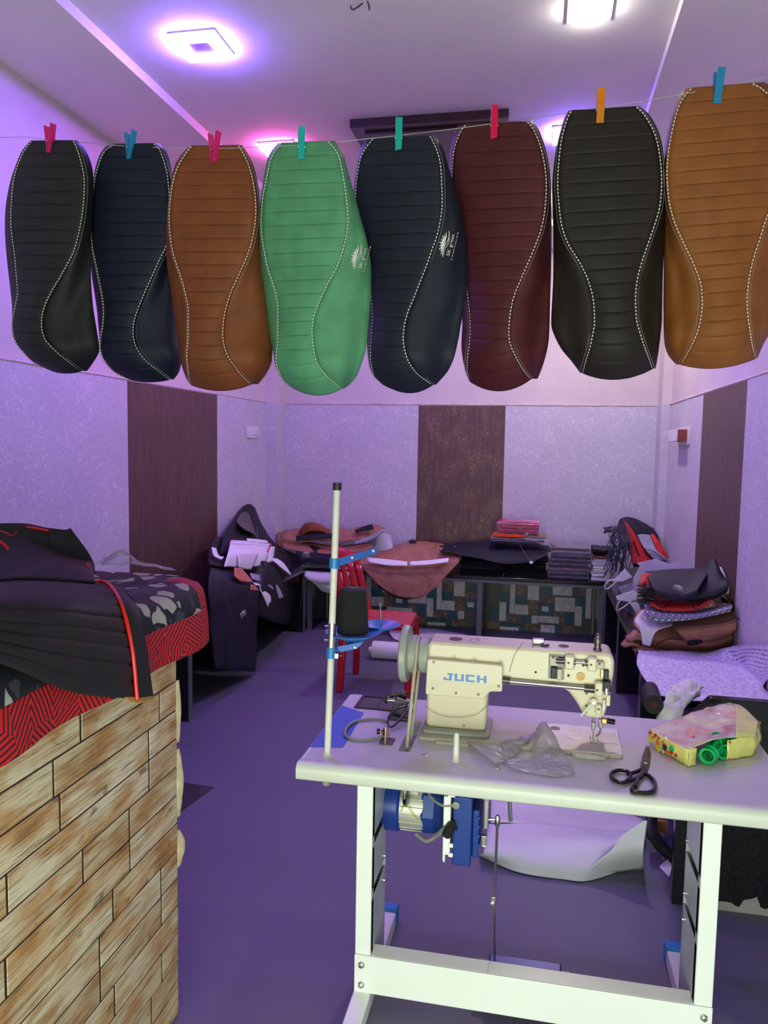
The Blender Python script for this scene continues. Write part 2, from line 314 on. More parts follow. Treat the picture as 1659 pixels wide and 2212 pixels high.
# ---------------------------------------------------------------- object helpers
def tag(o, label=None, cat=None, group=None, kind=None):
    if label: o['label'] = label
    if cat: o['category'] = cat
    if group: o['group'] = group
    if kind: o['kind'] = kind
    return o
def thing(name, loc, label, cat, group=None, rz=0.0):
    o = bpy.data.objects.new(name, None); COL.objects.link(o); o.location = loc; o.rotation_euler[2] = rz
    o.empty_display_size = 0.05
    return tag(o, label, cat, group)
class MB:
    """collects verts/faces in world (or local) coordinates"""
    def __init__(s): s.v = []; s.f = []; s.uv = {}
    def add(s, verts, faces):
        k = len(s.v); s.v += [Vector(p) for p in verts]; s.f += [tuple(i+k for i in f) for f in faces]; return s
    def box(s, x0, x1, y0, y1, z0, z1, rot=None, piv=None):
        vs_ = [Vector((x, y, z)) for z in (z0, z1) for y in (y0, y1) for x in (x0, x1)]
        if rot is not None:
            p = Vector(piv) if piv else Vector(((x0+x1)/2, (y0+y1)/2, (z0+z1)/2))
            vs_ = [rot @ (q-p) + p for q in vs_]
        return s.add(vs_, [(0, 2, 3, 1), (4, 5, 7, 6), (0, 1, 5, 4), (2, 6, 7, 3), (0, 4, 6, 2), (1, 3, 7, 5)])
    def prism(s, poly, axis, a, b):
        """poly list of 2D; axis 'x','y','z' extrusion from a to b"""
        def mk(p, t): return {'x': (t, p[0], p[1]), 'y': (p[0], t, p[1]), 'z': (p[0], p[1], t)}[axis]
        n = len(poly); vs_ = [mk(p, a) for p in poly]+[mk(p, b) for p in poly]
        return s.add(vs_, [tuple(range(n))[::-1], tuple(range(n, 2*n))]+[(i, (i+1) % n, (i+1) % n+n, i+n) for i in range(n)])
    def tube(s, pts, r, n=8, caps=True, closed=False):
        pts = [Vector(p) for p in pts]; m = len(pts); rings = []
        rr = r if isinstance(r, (list, tuple)) else [r]*m
        up = None
        for i, p in enumerate(pts):
            a = pts[i-1] if (i or closed) else p; b = pts[(i+1) % m] if (i < m-1 or closed) else p
            t = (b-a).normalized() if (b-a).length > 1e-9 else Vector((0, 0, 1))
            if up is None: up = Vector((0, 0, 1)) if abs(t.z) < 0.9 else Vector((1, 0, 0))
            sd = t.cross(up)
            if sd.length < 1e-6: sd = t.orthogonal()
            sd.normalize(); up = sd.cross(t).normalized()
            rings.append([p + (sd*math.cos(2*math.pi*k/n)+up*math.sin(2*math.pi*k/n))*rr[i] for k in range(n)])
        vs_ = [q for g in rings for q in g]; fs = []
        for i in range(m if closed else m-1):
            for k in range(n):
                j = (i+1) % m
                fs.append((i*n+k, i*n+(k+1) % n, j*n+(k+1) % n, j*n+k))
        if caps and not closed:
            fs.append(tuple(range(n))[::-1]); fs.append(tuple((m-1)*n+k for k in range(n)))
        return s.add(vs_, fs)
    def lathe(s, prof, n=24, org=(0, 0, 0), axis='z', close=True):
        """prof list of (r, h)"""
        org = Vector(org); vs_ = []
        for r, h in prof:
            for k in range(n):
                a = 2*math.pi*k/n; c, d = r*math.cos(a), r*math.sin(a)
                vs_.append(org + Vector({'z': (c, d, h), 'x': (h, c, d), 'y': (d, h, c)}[axis]))
        fs = []
        for i in range(len(prof)-1):
            for k in range(n): fs.append((i*n+k, i*n+(k+1) % n, (i+1)*n+(k+1) % n, (i+1)*n+k))
        if close:
            fs.append(tuple(range(n))[::-1]); fs.append(tuple((len(prof)-1)*n+k for k in range(n)))
        return s.add(vs_, fs)
    def sphere(s, c, r, n=10, sc=(1, 1, 1)):
        c = Vector(c); m = n//2+1; vs_ = []; fs = []
        for i in range(m+1):
            t = math.pi*i/m
            for k in range(n):
                a = 2*math.pi*k/n; vs_.append(c+Vector((r*sc[0]*math.sin(t)*math.cos(a), r*sc[1]*math.sin(t)*math.sin(a), r*sc[2]*math.cos(t))))
        for i in range(m):
            for k in range(n): fs.append((i*n+k, (i+1)*n+k, (i+1)*n+(k+1) % n, i*n+(k+1) % n))
        return s.add(vs_, fs)
    def grid(s, G, uv=None):
        m, n = len(G), len(G[0]); k = len(s.v)
        s.v += [Vector(p) for r in G for p in r]
        for i in range(m-1):
            for j in range(n-1): s.f.append((k+i*n+j, k+i*n+j+1, k+(i+1)*n+j+1, k+(i+1)*n+j))
        if uv:
            for i in range(m):
                for j in range(n): s.uv[k+i*n+j] = uv[i][j]
        return s
    def build(s, name, mat, parent=None, bevel=0.0, seg=2, solid=0.0, sub=0, smooth=True, ang=35, org=None, off=0.0):
        me = bpy.data.meshes.new(name)
        o = bpy.data.objects.new(name, me); COL.objects.link(o)
        if parent is None:
            if org is None:
                xs = [p.x for p in s.v]; ys = [p.y for p in s.v]; zs = [p.z for p in s.v]
                org = Vector(((min(xs)+max(xs))/2, (min(ys)+max(ys))/2, min(zs)))
            org = Vector(org); o.location = org
            vv = [p-org for p in s.v]
        else:
            root = parent; off_ = Vector((0, 0, 0))
            while root is not None: off_ += root.location; root = root.parent
            if org is None:
                xs = [p.x for p in s.v]; ys = [p.y for p in s.v]; zs = [p.z for p in s.v]
                org = Vector(((min(xs)+max(xs))/2, (min(ys)+max(ys))/2, (min(zs)+max(zs))/2))
            org = Vector(org); vv = [p-org for p in s.v]
            o.parent = parent; o.location = org-off_
        me.from_pydata([tuple(p) for p in vv], [], s.f)
        if s.uv:
            ul = me.uv_layers.new(name='UVMap')
            for lp in me.loops: ul.data[lp.index].uv = s.uv.get(lp.vertex_index, (0, 0))
        me.validate()
        bm = bmesh.new(); bm.from_mesh(me)
        bmesh.ops.recalc_face_normals(bm, faces=bm.faces); bm.to_mesh(me); bm.free()
        me.materials.append(MATS[mat] if isinstance(mat, str) else mat)
        if smooth:
            me.shade_smooth(); me.set_sharp_from_angle(angle=math.radians(ang))
        if solid:
            sm = o.modifiers.new('thickness', 'SOLIDIFY'); sm.thickness = solid; sm.offset = off
        if bevel:
            bv = o.modifiers.new('bevel', 'BEVEL'); bv.width = bevel; bv.segments = seg; bv.limit_method = 'ANGLE'; bv.angle_limit = math.radians(30)
        if sub:
            ss = o.modifiers.new('subdivision', 'SUBSURF'); ss.levels = sub; ss.render_levels = sub
        return o
def cr1(P, t):
    """Catmull-Rom through list of vectors, t in 0..1"""
    n = len(P)-1
    if n == 0: return P[0].copy()
    x = max(0, min(n-1e-6, t*n)); i = int(x); f = x-i
    p1, p2 = P[i], P[i+1]
    p0 = P[i-1] if i > 0 else p1*2-p2
    p3 = P[i+2] if i+2 <= n else p2*2-p1
    return 0.5*((2*p1)+(p2-p0)*f+(2*p0-5*p1+4*p2-p3)*f*f+(3*p1-p0-3*p2+p3)*f**3)
def crv(pts, n=24): 
    P = [Vector(p) for p in pts]; return [cr1(P, i/(n-1)) for i in range(n)]
def patch(rows, nu=22, nv=22, wr=0.0, ws=9.0, seed=0.0, axis=None):
    """smooth cloth surface through rows of control points; wr wrinkles along axis or normal; UV in metres"""
    R_ = [[Vector(p) for p in r] for r in rows]
    G = []
    for i in range(nv):
        tv = i/(nv-1)
        G.append([None]*nu)
        for j in range(nu):
            tu = j/(nu-1)
            colp = [cr1(r, tu) for r in R_]
            G[i][j] = cr1(colp, tv)
    # wrinkles
    if wr:
        NN = []
        for i in range(nv):
            NN.append([])
            for j in range(nu):
                a = G[i][min(j+1, nu-1)]-G[i][max(j-1, 0)]; b = G[min(i+1, nv-1)][j]-G[max(i-1, 0)][j]
                n_ = a.cross(b); NN[i].append(n_.normalized() if n_.length > 1e-9 else Vector((0, 0, 1)))
        for i in range(nv):
            for j in range(nu):
                p = G[i][j]
                d = noise.noise(p*ws+Vector((seed, seed*1.7, 3.1)))+0.5*noise.noise(p*ws*2.3+Vector((seed, 1, seed)))
                G[i][j] = p+NN[i][j]*d*wr
    UVs = []
    for i in range(nv):
        UVs.append([]); acc = 0
        for j in range(nu):
            if j: acc += (G[i][j]-G[i][j-1]).length
            UVs[i].append([acc, 0])
    for j in range(nu):
        acc = 0
        for i in range(nv):
            if i: acc += (G[i][j]-G[i-1][j]).length
            UVs[i][j][1] = acc
    return G, [[tuple(q) for q in r] for r in UVs]
def cloth(name, mat, rows, parent=None, nu=22, nv=22, wr=0.006, ws=9.0, seed=0.0, solid=0.003, **kw):
    G, UV = patch(rows, nu, nv, wr, ws, seed)
    for g in G:
        for p in g: p.x = min(1.026, max(-2.475, p.x)); p.y = min(6.975, p.y)
    return MB().grid(G, UV).build(name, mat, parent, solid=solid, ang=180, **kw)
def text_mesh(txt, size):
    """flat letters as (verts2d, faces), centred"""
    c = bpy.data.curves.new('t', 'FONT'); c.body = txt; c.size = size; c.align_x = 'CENTER'; c.resolution_u = 3
    o = bpy.data.objects.new('t', c); COL.objects.link(o)
    dg = bpy.context.evaluated_depsgraph_get(); me = bpy.data.meshes.new_from_object(o.evaluated_get(dg))
    vs_ = [(v.co.x, v.co.y) for v in me.vertices]; fs = [tuple(p.vertices) for p in me.polygons]
    bpy.data.objects.remove(o, do_unlink=True); bpy.data.curves.remove(c); bpy.data.meshes.remove(me)
    return vs_, fs
#==SECTION_END helpers
# ---------------------------------------------------------------- room shell
XL, XR, YB, YF = -2.5, 1.05, 7.0, -0.6
DADO, SOF, TRAY = 2.04, 3.40, 3.45
def st(o): o['kind'] = 'structure'; return o
st(MB().box(XL-.12, XR+.12, YF, YB+.12, -0.1, 0.0).build('floor', 'floor_stone'))
wl = st(MB().box(XL-.12, XL, YF, YB+.12, 0, 3.5).build('wall_left', 'wall_paint'))
wb = st(MB().box(XL, XR, YB, YB+.12, 0, 3.5).build('wall_back', 'wall_paint'))
wr_ = st(MB().box(XR, XR+.12, YF, YB+.12, 0, 3.5).build('wall_right', 'wall_paint'))
wf = st(MB().box(XL, XR, YF-.12, YF, 1.85, 3.5).build('wall_front', 'wall_paint'))  # unseen lintel, set close and low to frame the daylight area light
T = 0.012
for nm, m, a, b in (('wallpaper_panel', 'wallpaper', YF, 4.32), ('brown_wallpaper_panel', 'brown_paper', 4.32, 5.65), ('wallpaper_panel', 'wallpaper', 5.65, 6.75)):
    MB().box(XL, XL+T, a+.001, b-.001, 0, DADO).build(nm, m, wl)
for nm, m, a, b in (('wallpaper_panel', 'wallpaper', -2.39, -1.107), ('brown_wallpaper_panel', 'brown_gold_paper', -1.107, -.322), ('wallpaper_panel', 'wallpaper', -.322, .975)):
    MB().box(a+.001, b-.001, YB-T, YB, 0, DADO).build(nm, m, wb)
for nm, m, a, b in (('wallpaper_panel', 'wallpaper', YF, 4.31), ('brown_wallpaper_panel', 'brown_paper', 4.31, 5.41), ('wallpaper_panel', 'wallpaper', 5.41, 6.75)):
    MB().box(XR-T, XR, a+.001, b-.001, 0, DADO).build(nm, m, wr_)
for nn, x0, x1 in ((4, XL, -2.39), (5, .975, XR)):
    par = st(MB().box(x0, x1, 6.75, YB, DADO, 3.45).build('trim_%d' % nn, 'wall_paint'))
    MB().box(x0, x1, 6.745, YB, 0, DADO).build('column_wallpaper', 'wallpaper', par)
# rough painted lip along the top of the papered dado
def lip(n, pts):
    st(MB().tube(crv(pts, 40), [0.008+0.004*random.random() for _ in range(40)], 6).build('trim_%d' % n, 'trim_paint'))
lip(1, [(XL+.008, YF, DADO+.004), (XL+.008, 3, DADO+.003), (XL+.008, 6.75, DADO+.004)])
lip(2, [(-2.39, YB-.008, DADO+.004), (0, YB-.008, DADO+.004), (.975, YB-.008, DADO+.004)])
lip(3, [(XR-.008, YF, DADO+.004), (XR-.008, 3, DADO+.003), (XR-.008, 6.75, DADO+.004)])
ce = st(MB().box(XL-.12, XR+.12, YF-.12, YB+.12, TRAY, TRAY+.1).build('ceiling', 'ceiling_paint'))
for x0, x1, y0, y1 in ((XL, -1.94, YF, YB), (.482, XR, YF, YB), (-1.94, .482, 6.3, YB)):
    MB().box(x0, x1, y0, y1, SOF, TRAY+.02).build('soffit', 'ceiling_paint', ce)
# dark ceiling panel
t = thing('ceiling_panel', (-.66, 4.9, TRAY), 'dark brown wooden panel fixed flat under the ceiling', 'ceiling panel')
MB().box(-1.09, -.225, 4.25, 5.75, 3.405, 3.45).build('board', 'dark_wood', t, bevel=.004)
MB().box(-1.02, -.295, 4.32, 5.68, 3.39, 3.405).build('inner_board', 'dark_wood', t, bevel=.003)
# cut wires hanging from the ceiling
t = thing('wire_stub', (-0.785, 3.188, TRAY), 'short black wire ends poking out of the ceiling', 'wire')
wx, wy = -0.785, 3.188
MB().tube(crv([(wx-.035, wy, TRAY), (wx-.03, wy+.01, TRAY-.012), (wx-.005, wy-.01, TRAY-.016), (wx+.02, wy-.02, TRAY-.008)], 10), .0028, 6).build('wire', 'rubber_black', t)
MB().tube(crv([(wx+.04, wy-.02, TRAY), (wx+.043, wy, TRAY-.012), (wx+.04, wy+.015, TRAY-.016)], 8), .0028, 6).build('wire', 'rubber_black', t)

# ---------------------------------------------------------------- ceiling lamps (each gives its own light)
def lamp(x, y, ring, strength, label, hollow=True, size=.105, plate='lamp_centre'):
    t = thing('ceiling_lamp', (x, y, TRAY), label, 'lamp')
    nm = 'lamp_glow_%d' % len(bpy.data.materials)
    M(nm, (0.8, 0.8, 0.9), 0.4, var=0, emit=strength, ecol=ring)
    MB().box(x-size-.006, x+size+.006, y-size-.006, y+size+.006, TRAY-.008, TRAY).build('lamp_frame', 'lamp_frame', t, bevel=.002)
    if hollow:
        a, b = size, .055
        m = MB()
        for (x0, x1, y0, y1) in ((-a, a, -a, -b), (-a, a, b, a), (-a, -b, -b, b), (b, a, -b, b)): m.box(x+x0, x+x1, y+y0, y+y1, TRAY-.028, TRAY-.008)
        m.build('diffuser', nm, t)
        MB().box(x-b, x+b, y-b, y+b, TRAY-.022, TRAY-.008).build('centre_plate', plate, t)
    else:
        MB().box(x-size*.8, x+size*.8, y-size*.8, y+size*.8, TRAY-.026, TRAY-.008).build('diffuser', nm, t, bevel=.01)
    return t
VIOLET, PINK, WHITE = (0.20, 0.105, 1.0), (1.0, 0.10, 0.62), (1.0, 0.95, 0.96)
lamp(-1.55, 3.36, VIOLET, 290, 'square violet ring lamp with a dark centre on the ceiling')
lamp(.135, 3.37, WHITE, 95, 'small white square lamp near the right ceiling step', hollow=False, size=.085)
lamp(-1.60, 4.58, PINK, 95, 'pink glowing ceiling lamp behind the green seat cover')
lamp(.115, 4.62, VIOLET, 200, 'violet ceiling lamp behind the espresso brown seat cover')
lamp(-1.58, 5.80, VIOLET, 110, 'unseen violet ceiling lamp added above the back bench beside the left ceiling step')  # added out of sight for more violet light at the back
lamp(.20, 5.80, (1.0, .90, .80), 300, 'unseen white ceiling lamp added above the back bench beside the right ceiling step', hollow=False)  # added lamp hidden behind a seat cover, whitens the back wall

# ---------------------------------------------------------------- floor covering
S1 = PZ(0, (465, 1703))[0]; S2 = PZ(0, (735, 1466))[0]; G1 = PZ(0, (380, 1689))[0]; G2 = PZ(0, (370, 1772))[0]
d = (S2-S1); S3 = S1 + d*3.0
gd = (G1-S1)*6
A = [S1+Vector((.03, 0, 0)), S1+gd, Vector((XL, S1.y+gd.y, 0)), Vector((XL, YB, 0)), Vector((XR, YB, 0)), Vector((XR, S3.y-.4, 0)), S3]
def slab(name, poly, z0, z1, label):
    o = MB().prism([(p.x, p.y) for p in poly], 'z', z0, z1).build(name, 'vinyl_sheet', org=(poly[0].x, poly[0].y, z0))
    return tag(o, label, 'floor sheet')
slab('vinyl_floor_sheet', A, 0.0, .003, 'grey vinyl sheet covering the floor up to the back bench')
g2 = (G2-S1)
B = [S1, S1+g2*2.2, Vector((XL, S1.y+g2.y*2.2-.3, 0)), Vector((XL, YF, 0)), Vector((XR, YF, 0)), Vector((XR, S3.y-.4, 0)), S3]
slab('vinyl_floor_sheet', B, .003, .006, 'grey vinyl sheet under the sewing table with an exposed edge')

# ---------------------------------------------------------------- stone benches along the walls
BT = .575
bb = thing('granite_bench', (-.5, 6.75, 0), 'low black granite bench along the back wall over mosaic tiles', 'bench')
MB().box(-2.0, .53, 6.46, YB-T-.001, BT-.03, BT).build('top_slab', 'granite', bb, bevel=.004)
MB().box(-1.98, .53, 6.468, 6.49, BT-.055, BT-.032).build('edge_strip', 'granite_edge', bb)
for x in (-1.98, -.468, .53):
    o = MB().box(x-.022, x+.022, 6.5, YB-T-.001, .003, BT-.03).build('divider', 'granite', bb)
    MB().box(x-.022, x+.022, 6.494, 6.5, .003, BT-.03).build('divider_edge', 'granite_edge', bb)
lb = thing('granite_bench', (-2.25, 4.8, 0), 'low black granite bench along the left wall behind the plank counter', 'bench')
MB().box(XL+T+.002, -2.0, 3.1, 6.74, BT-.03, BT).build('top_slab', 'granite', lb, bevel=.004)
for y in (3.12, 4.16, 5.22, 6.42):
    MB().box(XL+T+.002, -2.012, y-.022, y+.022, .003, BT-.03).build('divider', 'granite', lb)
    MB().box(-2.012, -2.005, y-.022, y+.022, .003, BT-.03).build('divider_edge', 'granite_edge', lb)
rb = thing('granite_bench', (.8, 5, 0), 'low black granite bench along the right wall with a chamfered end panel', 'bench')
MB().box(.545, XR-T-.002, 2.9, 6.74, BT-.03, BT).build('top_slab', 'granite', rb, bevel=.004)
for y in (4.15, 5.35, 6.42):
    MB().box(.56, XR-T-.002, y-.022, y+.022, .003, BT-.03).build('divider', 'granite', rb)
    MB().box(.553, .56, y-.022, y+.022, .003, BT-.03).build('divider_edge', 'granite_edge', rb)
pe = MB().prism([(.527, .006), (XR-T-.002, .006), (XR-T-.002, .79), (.625, .79), (.545, .70), (.545, .55), (.527, .55)], 'y', 2.845, 2.885).build('end_panel', 'granite', rb, bevel=.003)
rj = random.Random(4)
MB().prism([(.60, .0065), (1.03, .0065)]+[(1.03-.0143*i, .0065+max(.006, (.12-.0037*i)*rj.uniform(.25, 1.1))) for i in range(30)], 'y', 2.8440, 2.845).build('mortar_smear', 'concrete', rb, smooth=False)
# mosaic tiles on the wall under the back bench
mod = [(0, 0, 76, 70, 'b'), (76, 0, 190, 26, 't'), (76, 26, 190, 112, 'w'), (190, 14, 226, 92, 't'), (226, 0, 264, 112, 'b'), (14, 70, 76, 112, 't'),
       (0, 112, 92, 162, 'b'), (92, 122, 208, 208, 'w'), (208, 112, 250, 170, 't'), (0, 162, 88, 234, 't'), (16, 182, 58, 214, 's'), (88, 208, 152, 240, 'b'),
       (0, 240, 120, 282, 'w'), (152, 208, 208, 280, 't'), (208, 170, 250, 288, 'w'), (250, 112, 268, 250, 't'), (268, 0, 316, 60, 'b'), (268, 60, 300, 240, 'w'),
       (300, 60, 372, 130, 'b'), (316, 0, 400, 60, 'w'), (300, 130, 366, 180, 't'), (372, 60, 440, 150, 'w'), (300, 180, 380, 240, 'w'), (250, 250, 340, 290, 'b'),
       (340, 240, 400, 290, 't'), (380, 150, 440, 240, 'b'), (400, 0, 440, 60, 't'), (400, 240, 440, 290, 'w'), (120, 240, 152, 290, 'b')]
mt = {'b': 'tile_brown', 't': 'tile_teal', 'w': 'tile_white', 's': 'tile_white'}
k = .67/440
tm = {}
gp = MB().box(-1.95, .50, YB-T-.006, YB-T, .003, BT-.03).build('tile_backing', 'tile_grout', bb)
for r in range(2):
    for c in range(-1, 5):
        for i, (x0, y0, x1, y1, kk) in enumerate(mod):
            X0 = -1.98 + c*.67 + (r*.21) + x0*k; X1 = X0 + (x1-x0)*k
            Z1 = .52 - r*.445 - y0*k + (.0); Z0 = Z1-(y1-y0)*k
            if r == 1: Z1 += .0
            if Z0 < .003: Z0 = .003
            if Z1-Z0 < .02 or X0 < -1.95 or X1 > .50: continue
            if any(X0 < dx+.024 and X1 > dx-.024 for dx in (-.468,)): continue
            hgt = {'b': .005, 't': .006, 'w': .010, 's': .008}[kk]
            MB().box(X0+.0015, X1-.0015, YB-T-.006-hgt, YB-T-.006, Z0+.0015, Z1-.0015).build('tile', mt[kk], bb, smooth=False)

# wall switches
t = thing('wall_switch', (XL+T, 6.27, 1.77), 'white switch plate on the left wall near the corner column', 'switch')
sp = PX(XL+T, (531, 920), (557, 920), (531, 946)); y0, y1, z1, z0 = sp[0].y, sp[1].y, sp[0].z, sp[2].z
MB().box(XL+T, XL+T+.012, y0, y1, z0, z1).build('plate', 'switch_white', t, bevel=.003)
MB().box(XL+T+.012, XL+T+.02, y0+.10, y1-.06, z0+.03, z1-.03).build('rocker', 'switch_white', t, bevel=.002)
sp = PX(XR-T, (1470, 930), (1490, 924), (1470, 958)); y1, y0, z1, z0 = sp[0].y, sp[1].y, sp[0].z, sp[2].z
t = thing('wall_switch', (XR-T, (y0+y1)/2, z0), 'white switch box with a dark red side on the right wall', 'switch')
MB().box(XR-T-.012, XR-T, y0-.05, y1+.06, z0-.01, z1+.02).build('plate', 'switch_white', t, bevel=.003)
MB().box(XR-T-.075, XR-T-.012, y0+.02, y1, z0+.012, z1).build('socket_body', 'switch_red', t, bevel=.003)
MB().box(XR-T-.085, XR-T-.075, y0+.02, y1+.002, z0+.012, z1).build('socket_face', 'switch_white', t, bevel=.003)
#==SECTION_END room
# ---------------------------------------------------------------- hanging line with seat covers
YS = 2.28
pins = [(110, 298), (283, 312), (464, 316), (652, 308), (862, 288), (1068, 262), (1297, 228), (1550, 185)]
pdy = [.03, .07, -.012, -.012, .045, .065, -.003, -.003]      # each cover hangs a little before or behind the line
pinw = [PY(YS+d_, p)[0] for p, d_ in zip(pins, pdy)]
lp = [Vector((XL, YS, 2.66)), PY(YS, (0, 297))[0]] + [p+Vector((0, 0, -.006)) for p in pinw] + [PY(YS, (1659, 166))[0], Vector((XR, YS, 2.74))]
tag(MB().tube(crv(lp, 90), .0012, 5).build('clothes_line', 'cord_string'), 'thin grey string stretched across the room carrying the seat covers', 'string')

def lerpt(tab, y):
    if y <= tab[0][0]: return tab[0][1:]
    for a, b in zip(tab, tab[1:]):
        if y <= b[0]:
            f = (y-a[0])/(b[0]-a[0]); f2 = f
            return tuple(p+(q-p)*f2 for p, q in zip(a[1:], b[1:]))
    return tab[-1][1:]
def smooth_tab(tab, n):
    P = [Vector((r[0], 0, 0)) for r in tab]
    # catmull rom in every column, param by index
    out = []
    for i in range(n):
        t = i/(n-1)
        row = []
        for c in range(5):
            row.append(cr1([Vector((r[c], 0, 0)) for r in tab], t).x)
        out.append(tuple(row))
    out.sort(key=lambda r: r[0]); return out
def seat_cover(tab, tilt, ybot, mat, label, quilts=18, skirt=(.11, .11), logo=None, lean=0.0, seed=0, stitch='stitch_white', dy=0.0, yd=0.0):
    tab = smooth_tab(tab, 60)
    y0, y1 = tab[0][0], tab[-1][0]; sag = ybot-y1
    xc = sum(r[2]+r[3] for r in tab)/len(tab)/2
    n = quilts*7+1
    root = thing('seat_cover', (0, 0, 0), label, 'seat cover', 'seat covers hung on the line')
    p0 = PY(YS, (xc, y0))[0]; root.location = p0
    def row(t):
        y = y0+(y1-y0)*t
        oL, sL, sR, oR = lerpt(tab, y)
        return y, oL, sL, sR, oR
    def depth(t):       # nose of the cover tips away at the bottom
        return YS+dy+lean*t + (0.10*((t-.86)/.14)**2 if t > .86 else 0)
    def pt(px, y, u, t, Y):
        s = sag*(1-min(1, u*u))*(max(0, (t-.72)/.28)**2.0)
        return PY(Y, (px, y+tilt*(px-xc)+s))[0]
    # quilted panel
    G = []; nu = 17
    for i in range(n):
        ph = (0, .045, .10, .22, .78, .90, .955)[i % 7]; dph = min(ph, 1-ph)
        t = min(1.0, (i//7+ph)/quilts); y, oL, sL, sR, oR = row(t); g = []
        bul = .0010-.0032*math.exp(-(dph/.05)**2)
        for j in range(nu):
            u = -1+2*j/(nu-1); px = sL+(sR-sL)*(u+1)/2
            edge = 1-abs(u)**6
            q = pt(px, y, u, t, depth(t)+yd*(1-u)/2-.022*(1-u*u)*min(1, t*5+.05))
            dz = noise.noise(Vector((q.x*14+seed, t*9, 1)))*.0022
            g.append(q+Vector((0, -bul*edge+dz*edge, 0)))
        G.append(g)
    qp = MB().grid(G).build('quilted_panel', mat, root, solid=.003, off=1, ang=180)
    # side skirts
    surf = {}
    for side in (0, 1):
        G = []; nw = 15
        for i in range(0, n, 2):
            t = i/(n-1); y, oL, sL, sR, oR = row(t); g = []
            s_, o_ = (sL, oL) if side == 0 else (sR, oR)
            D = skirt[side]*min(1.0, .35+1.4*t)
            wdt = abs(o_-s_)
            for j in range(nw):
                v = j/(nw-1)*1.35
                if v <= 1:
                    px = s_+(o_-s_)*(v**.85); dd = D*(v**1.35)
                else:
                    px = o_-(o_-s_)*.25*((v-1)/.35)**1.5-(6 if side else -6)*(v-1)/.35; dd = D+.05*(v-1)/.35
                fold = .016*math.sin(7*v+5*t+seed)*v*t*min(1, wdt/60) + noise.noise(Vector((v*3+seed, t*7, side*5.)))*.012*v*min(1, wdt/50)
                q = pt(px, y, 1.0 if v > .3 else 1-.3*0, t, depth(t)+(yd if side == 0 else 0)+dd+fold)
                g.append(q)
            G.append(g)
        sk = MB().grid(G).build('side_skirt', mat, root, solid=.003, ang=180)
        surf[side] = sk
    # stitched welt: white dashes along both edges of the panel
    for side in (0, 1):
        P = []
        for i in range(n*2):
            t = i/(n*2-1); y, oL, sL, sR, oR = row(t); px = sL if side == 0 else sR
            P.append(pt(px, y, 1, t, depth(t)+(yd if side == 0 else 0)-.003))
        MB().tube(P, .0026, 6).build('welt', mat, qp)
        mb = MB(); acc = 0.0; step = .0100; on = .0058
        L_ = [0]
        for a, b in zip(P, P[1:]): L_.append(L_[-1]+(b-a).length)
        def at_len(s):
            for k2 in range(len(L_)-1):
                if L_[k2+1] >= s:
                    f = (s-L_[k2])/max(1e-9, L_[k2+1]-L_[k2]); return P[k2].lerp(P[k2+1], f)
            return P[-1]
        s = .003; k0 = 0
        idx = 0
        while s+on < L_[-1]:
            while idx < len(L_)-2 and L_[idx+1] < s: idx += 1
            f = (s-L_[idx])/max(1e-9, L_[idx+1]-L_[idx]); a = P[idx].lerp(P[idx+1], min(1, f))
            dr = (P[idx+1]-P[idx]).normalized(); b = a+dr*on
            of = Vector((0, -.0022, 0))
            mb.tube([a+of, b+of], .0017, 5)
            s += step
        so = mb.build('stitching', stitch, qp, smooth=False); so['kind'] = 'stuff'
        P2 = [p+Vector((.008 if side else -.008, .004, 0)) for p in P]
        # faint second row of top stitching on the skirt
        MB().tube(P2[::2], .0006, 4).build('seam_thread', 'stitch_grey', qp)
    if logo:
        def on_skirt(qx, qy):
            t = max(0, min(1, (qy-tilt*(qx-xc)-y0)/(y1-y0))); y, oL, sL, sR, oR = row(t)
            v = max(.02, min(1, (qx-sR)/max(1, oR-sR)))**(1/.85)
            D = skirt[1]*min(1.0, .35+1.4*t)
            fold = .016*math.sin(7*v+5*t+seed)*v*t*min(1, (oR-sR)/60) + noise.noise(Vector((v*3+seed, t*7, 5.)))*.012*v*min(1, (oR-sR)/50)
            return PY(depth(t)+D*v**1.35+fold-.0045, (qx, qy))[0]+Vector((.002, 0, 0))
        logo_print(surf[1], *logo, fn_surf=on_skirt)
    return root
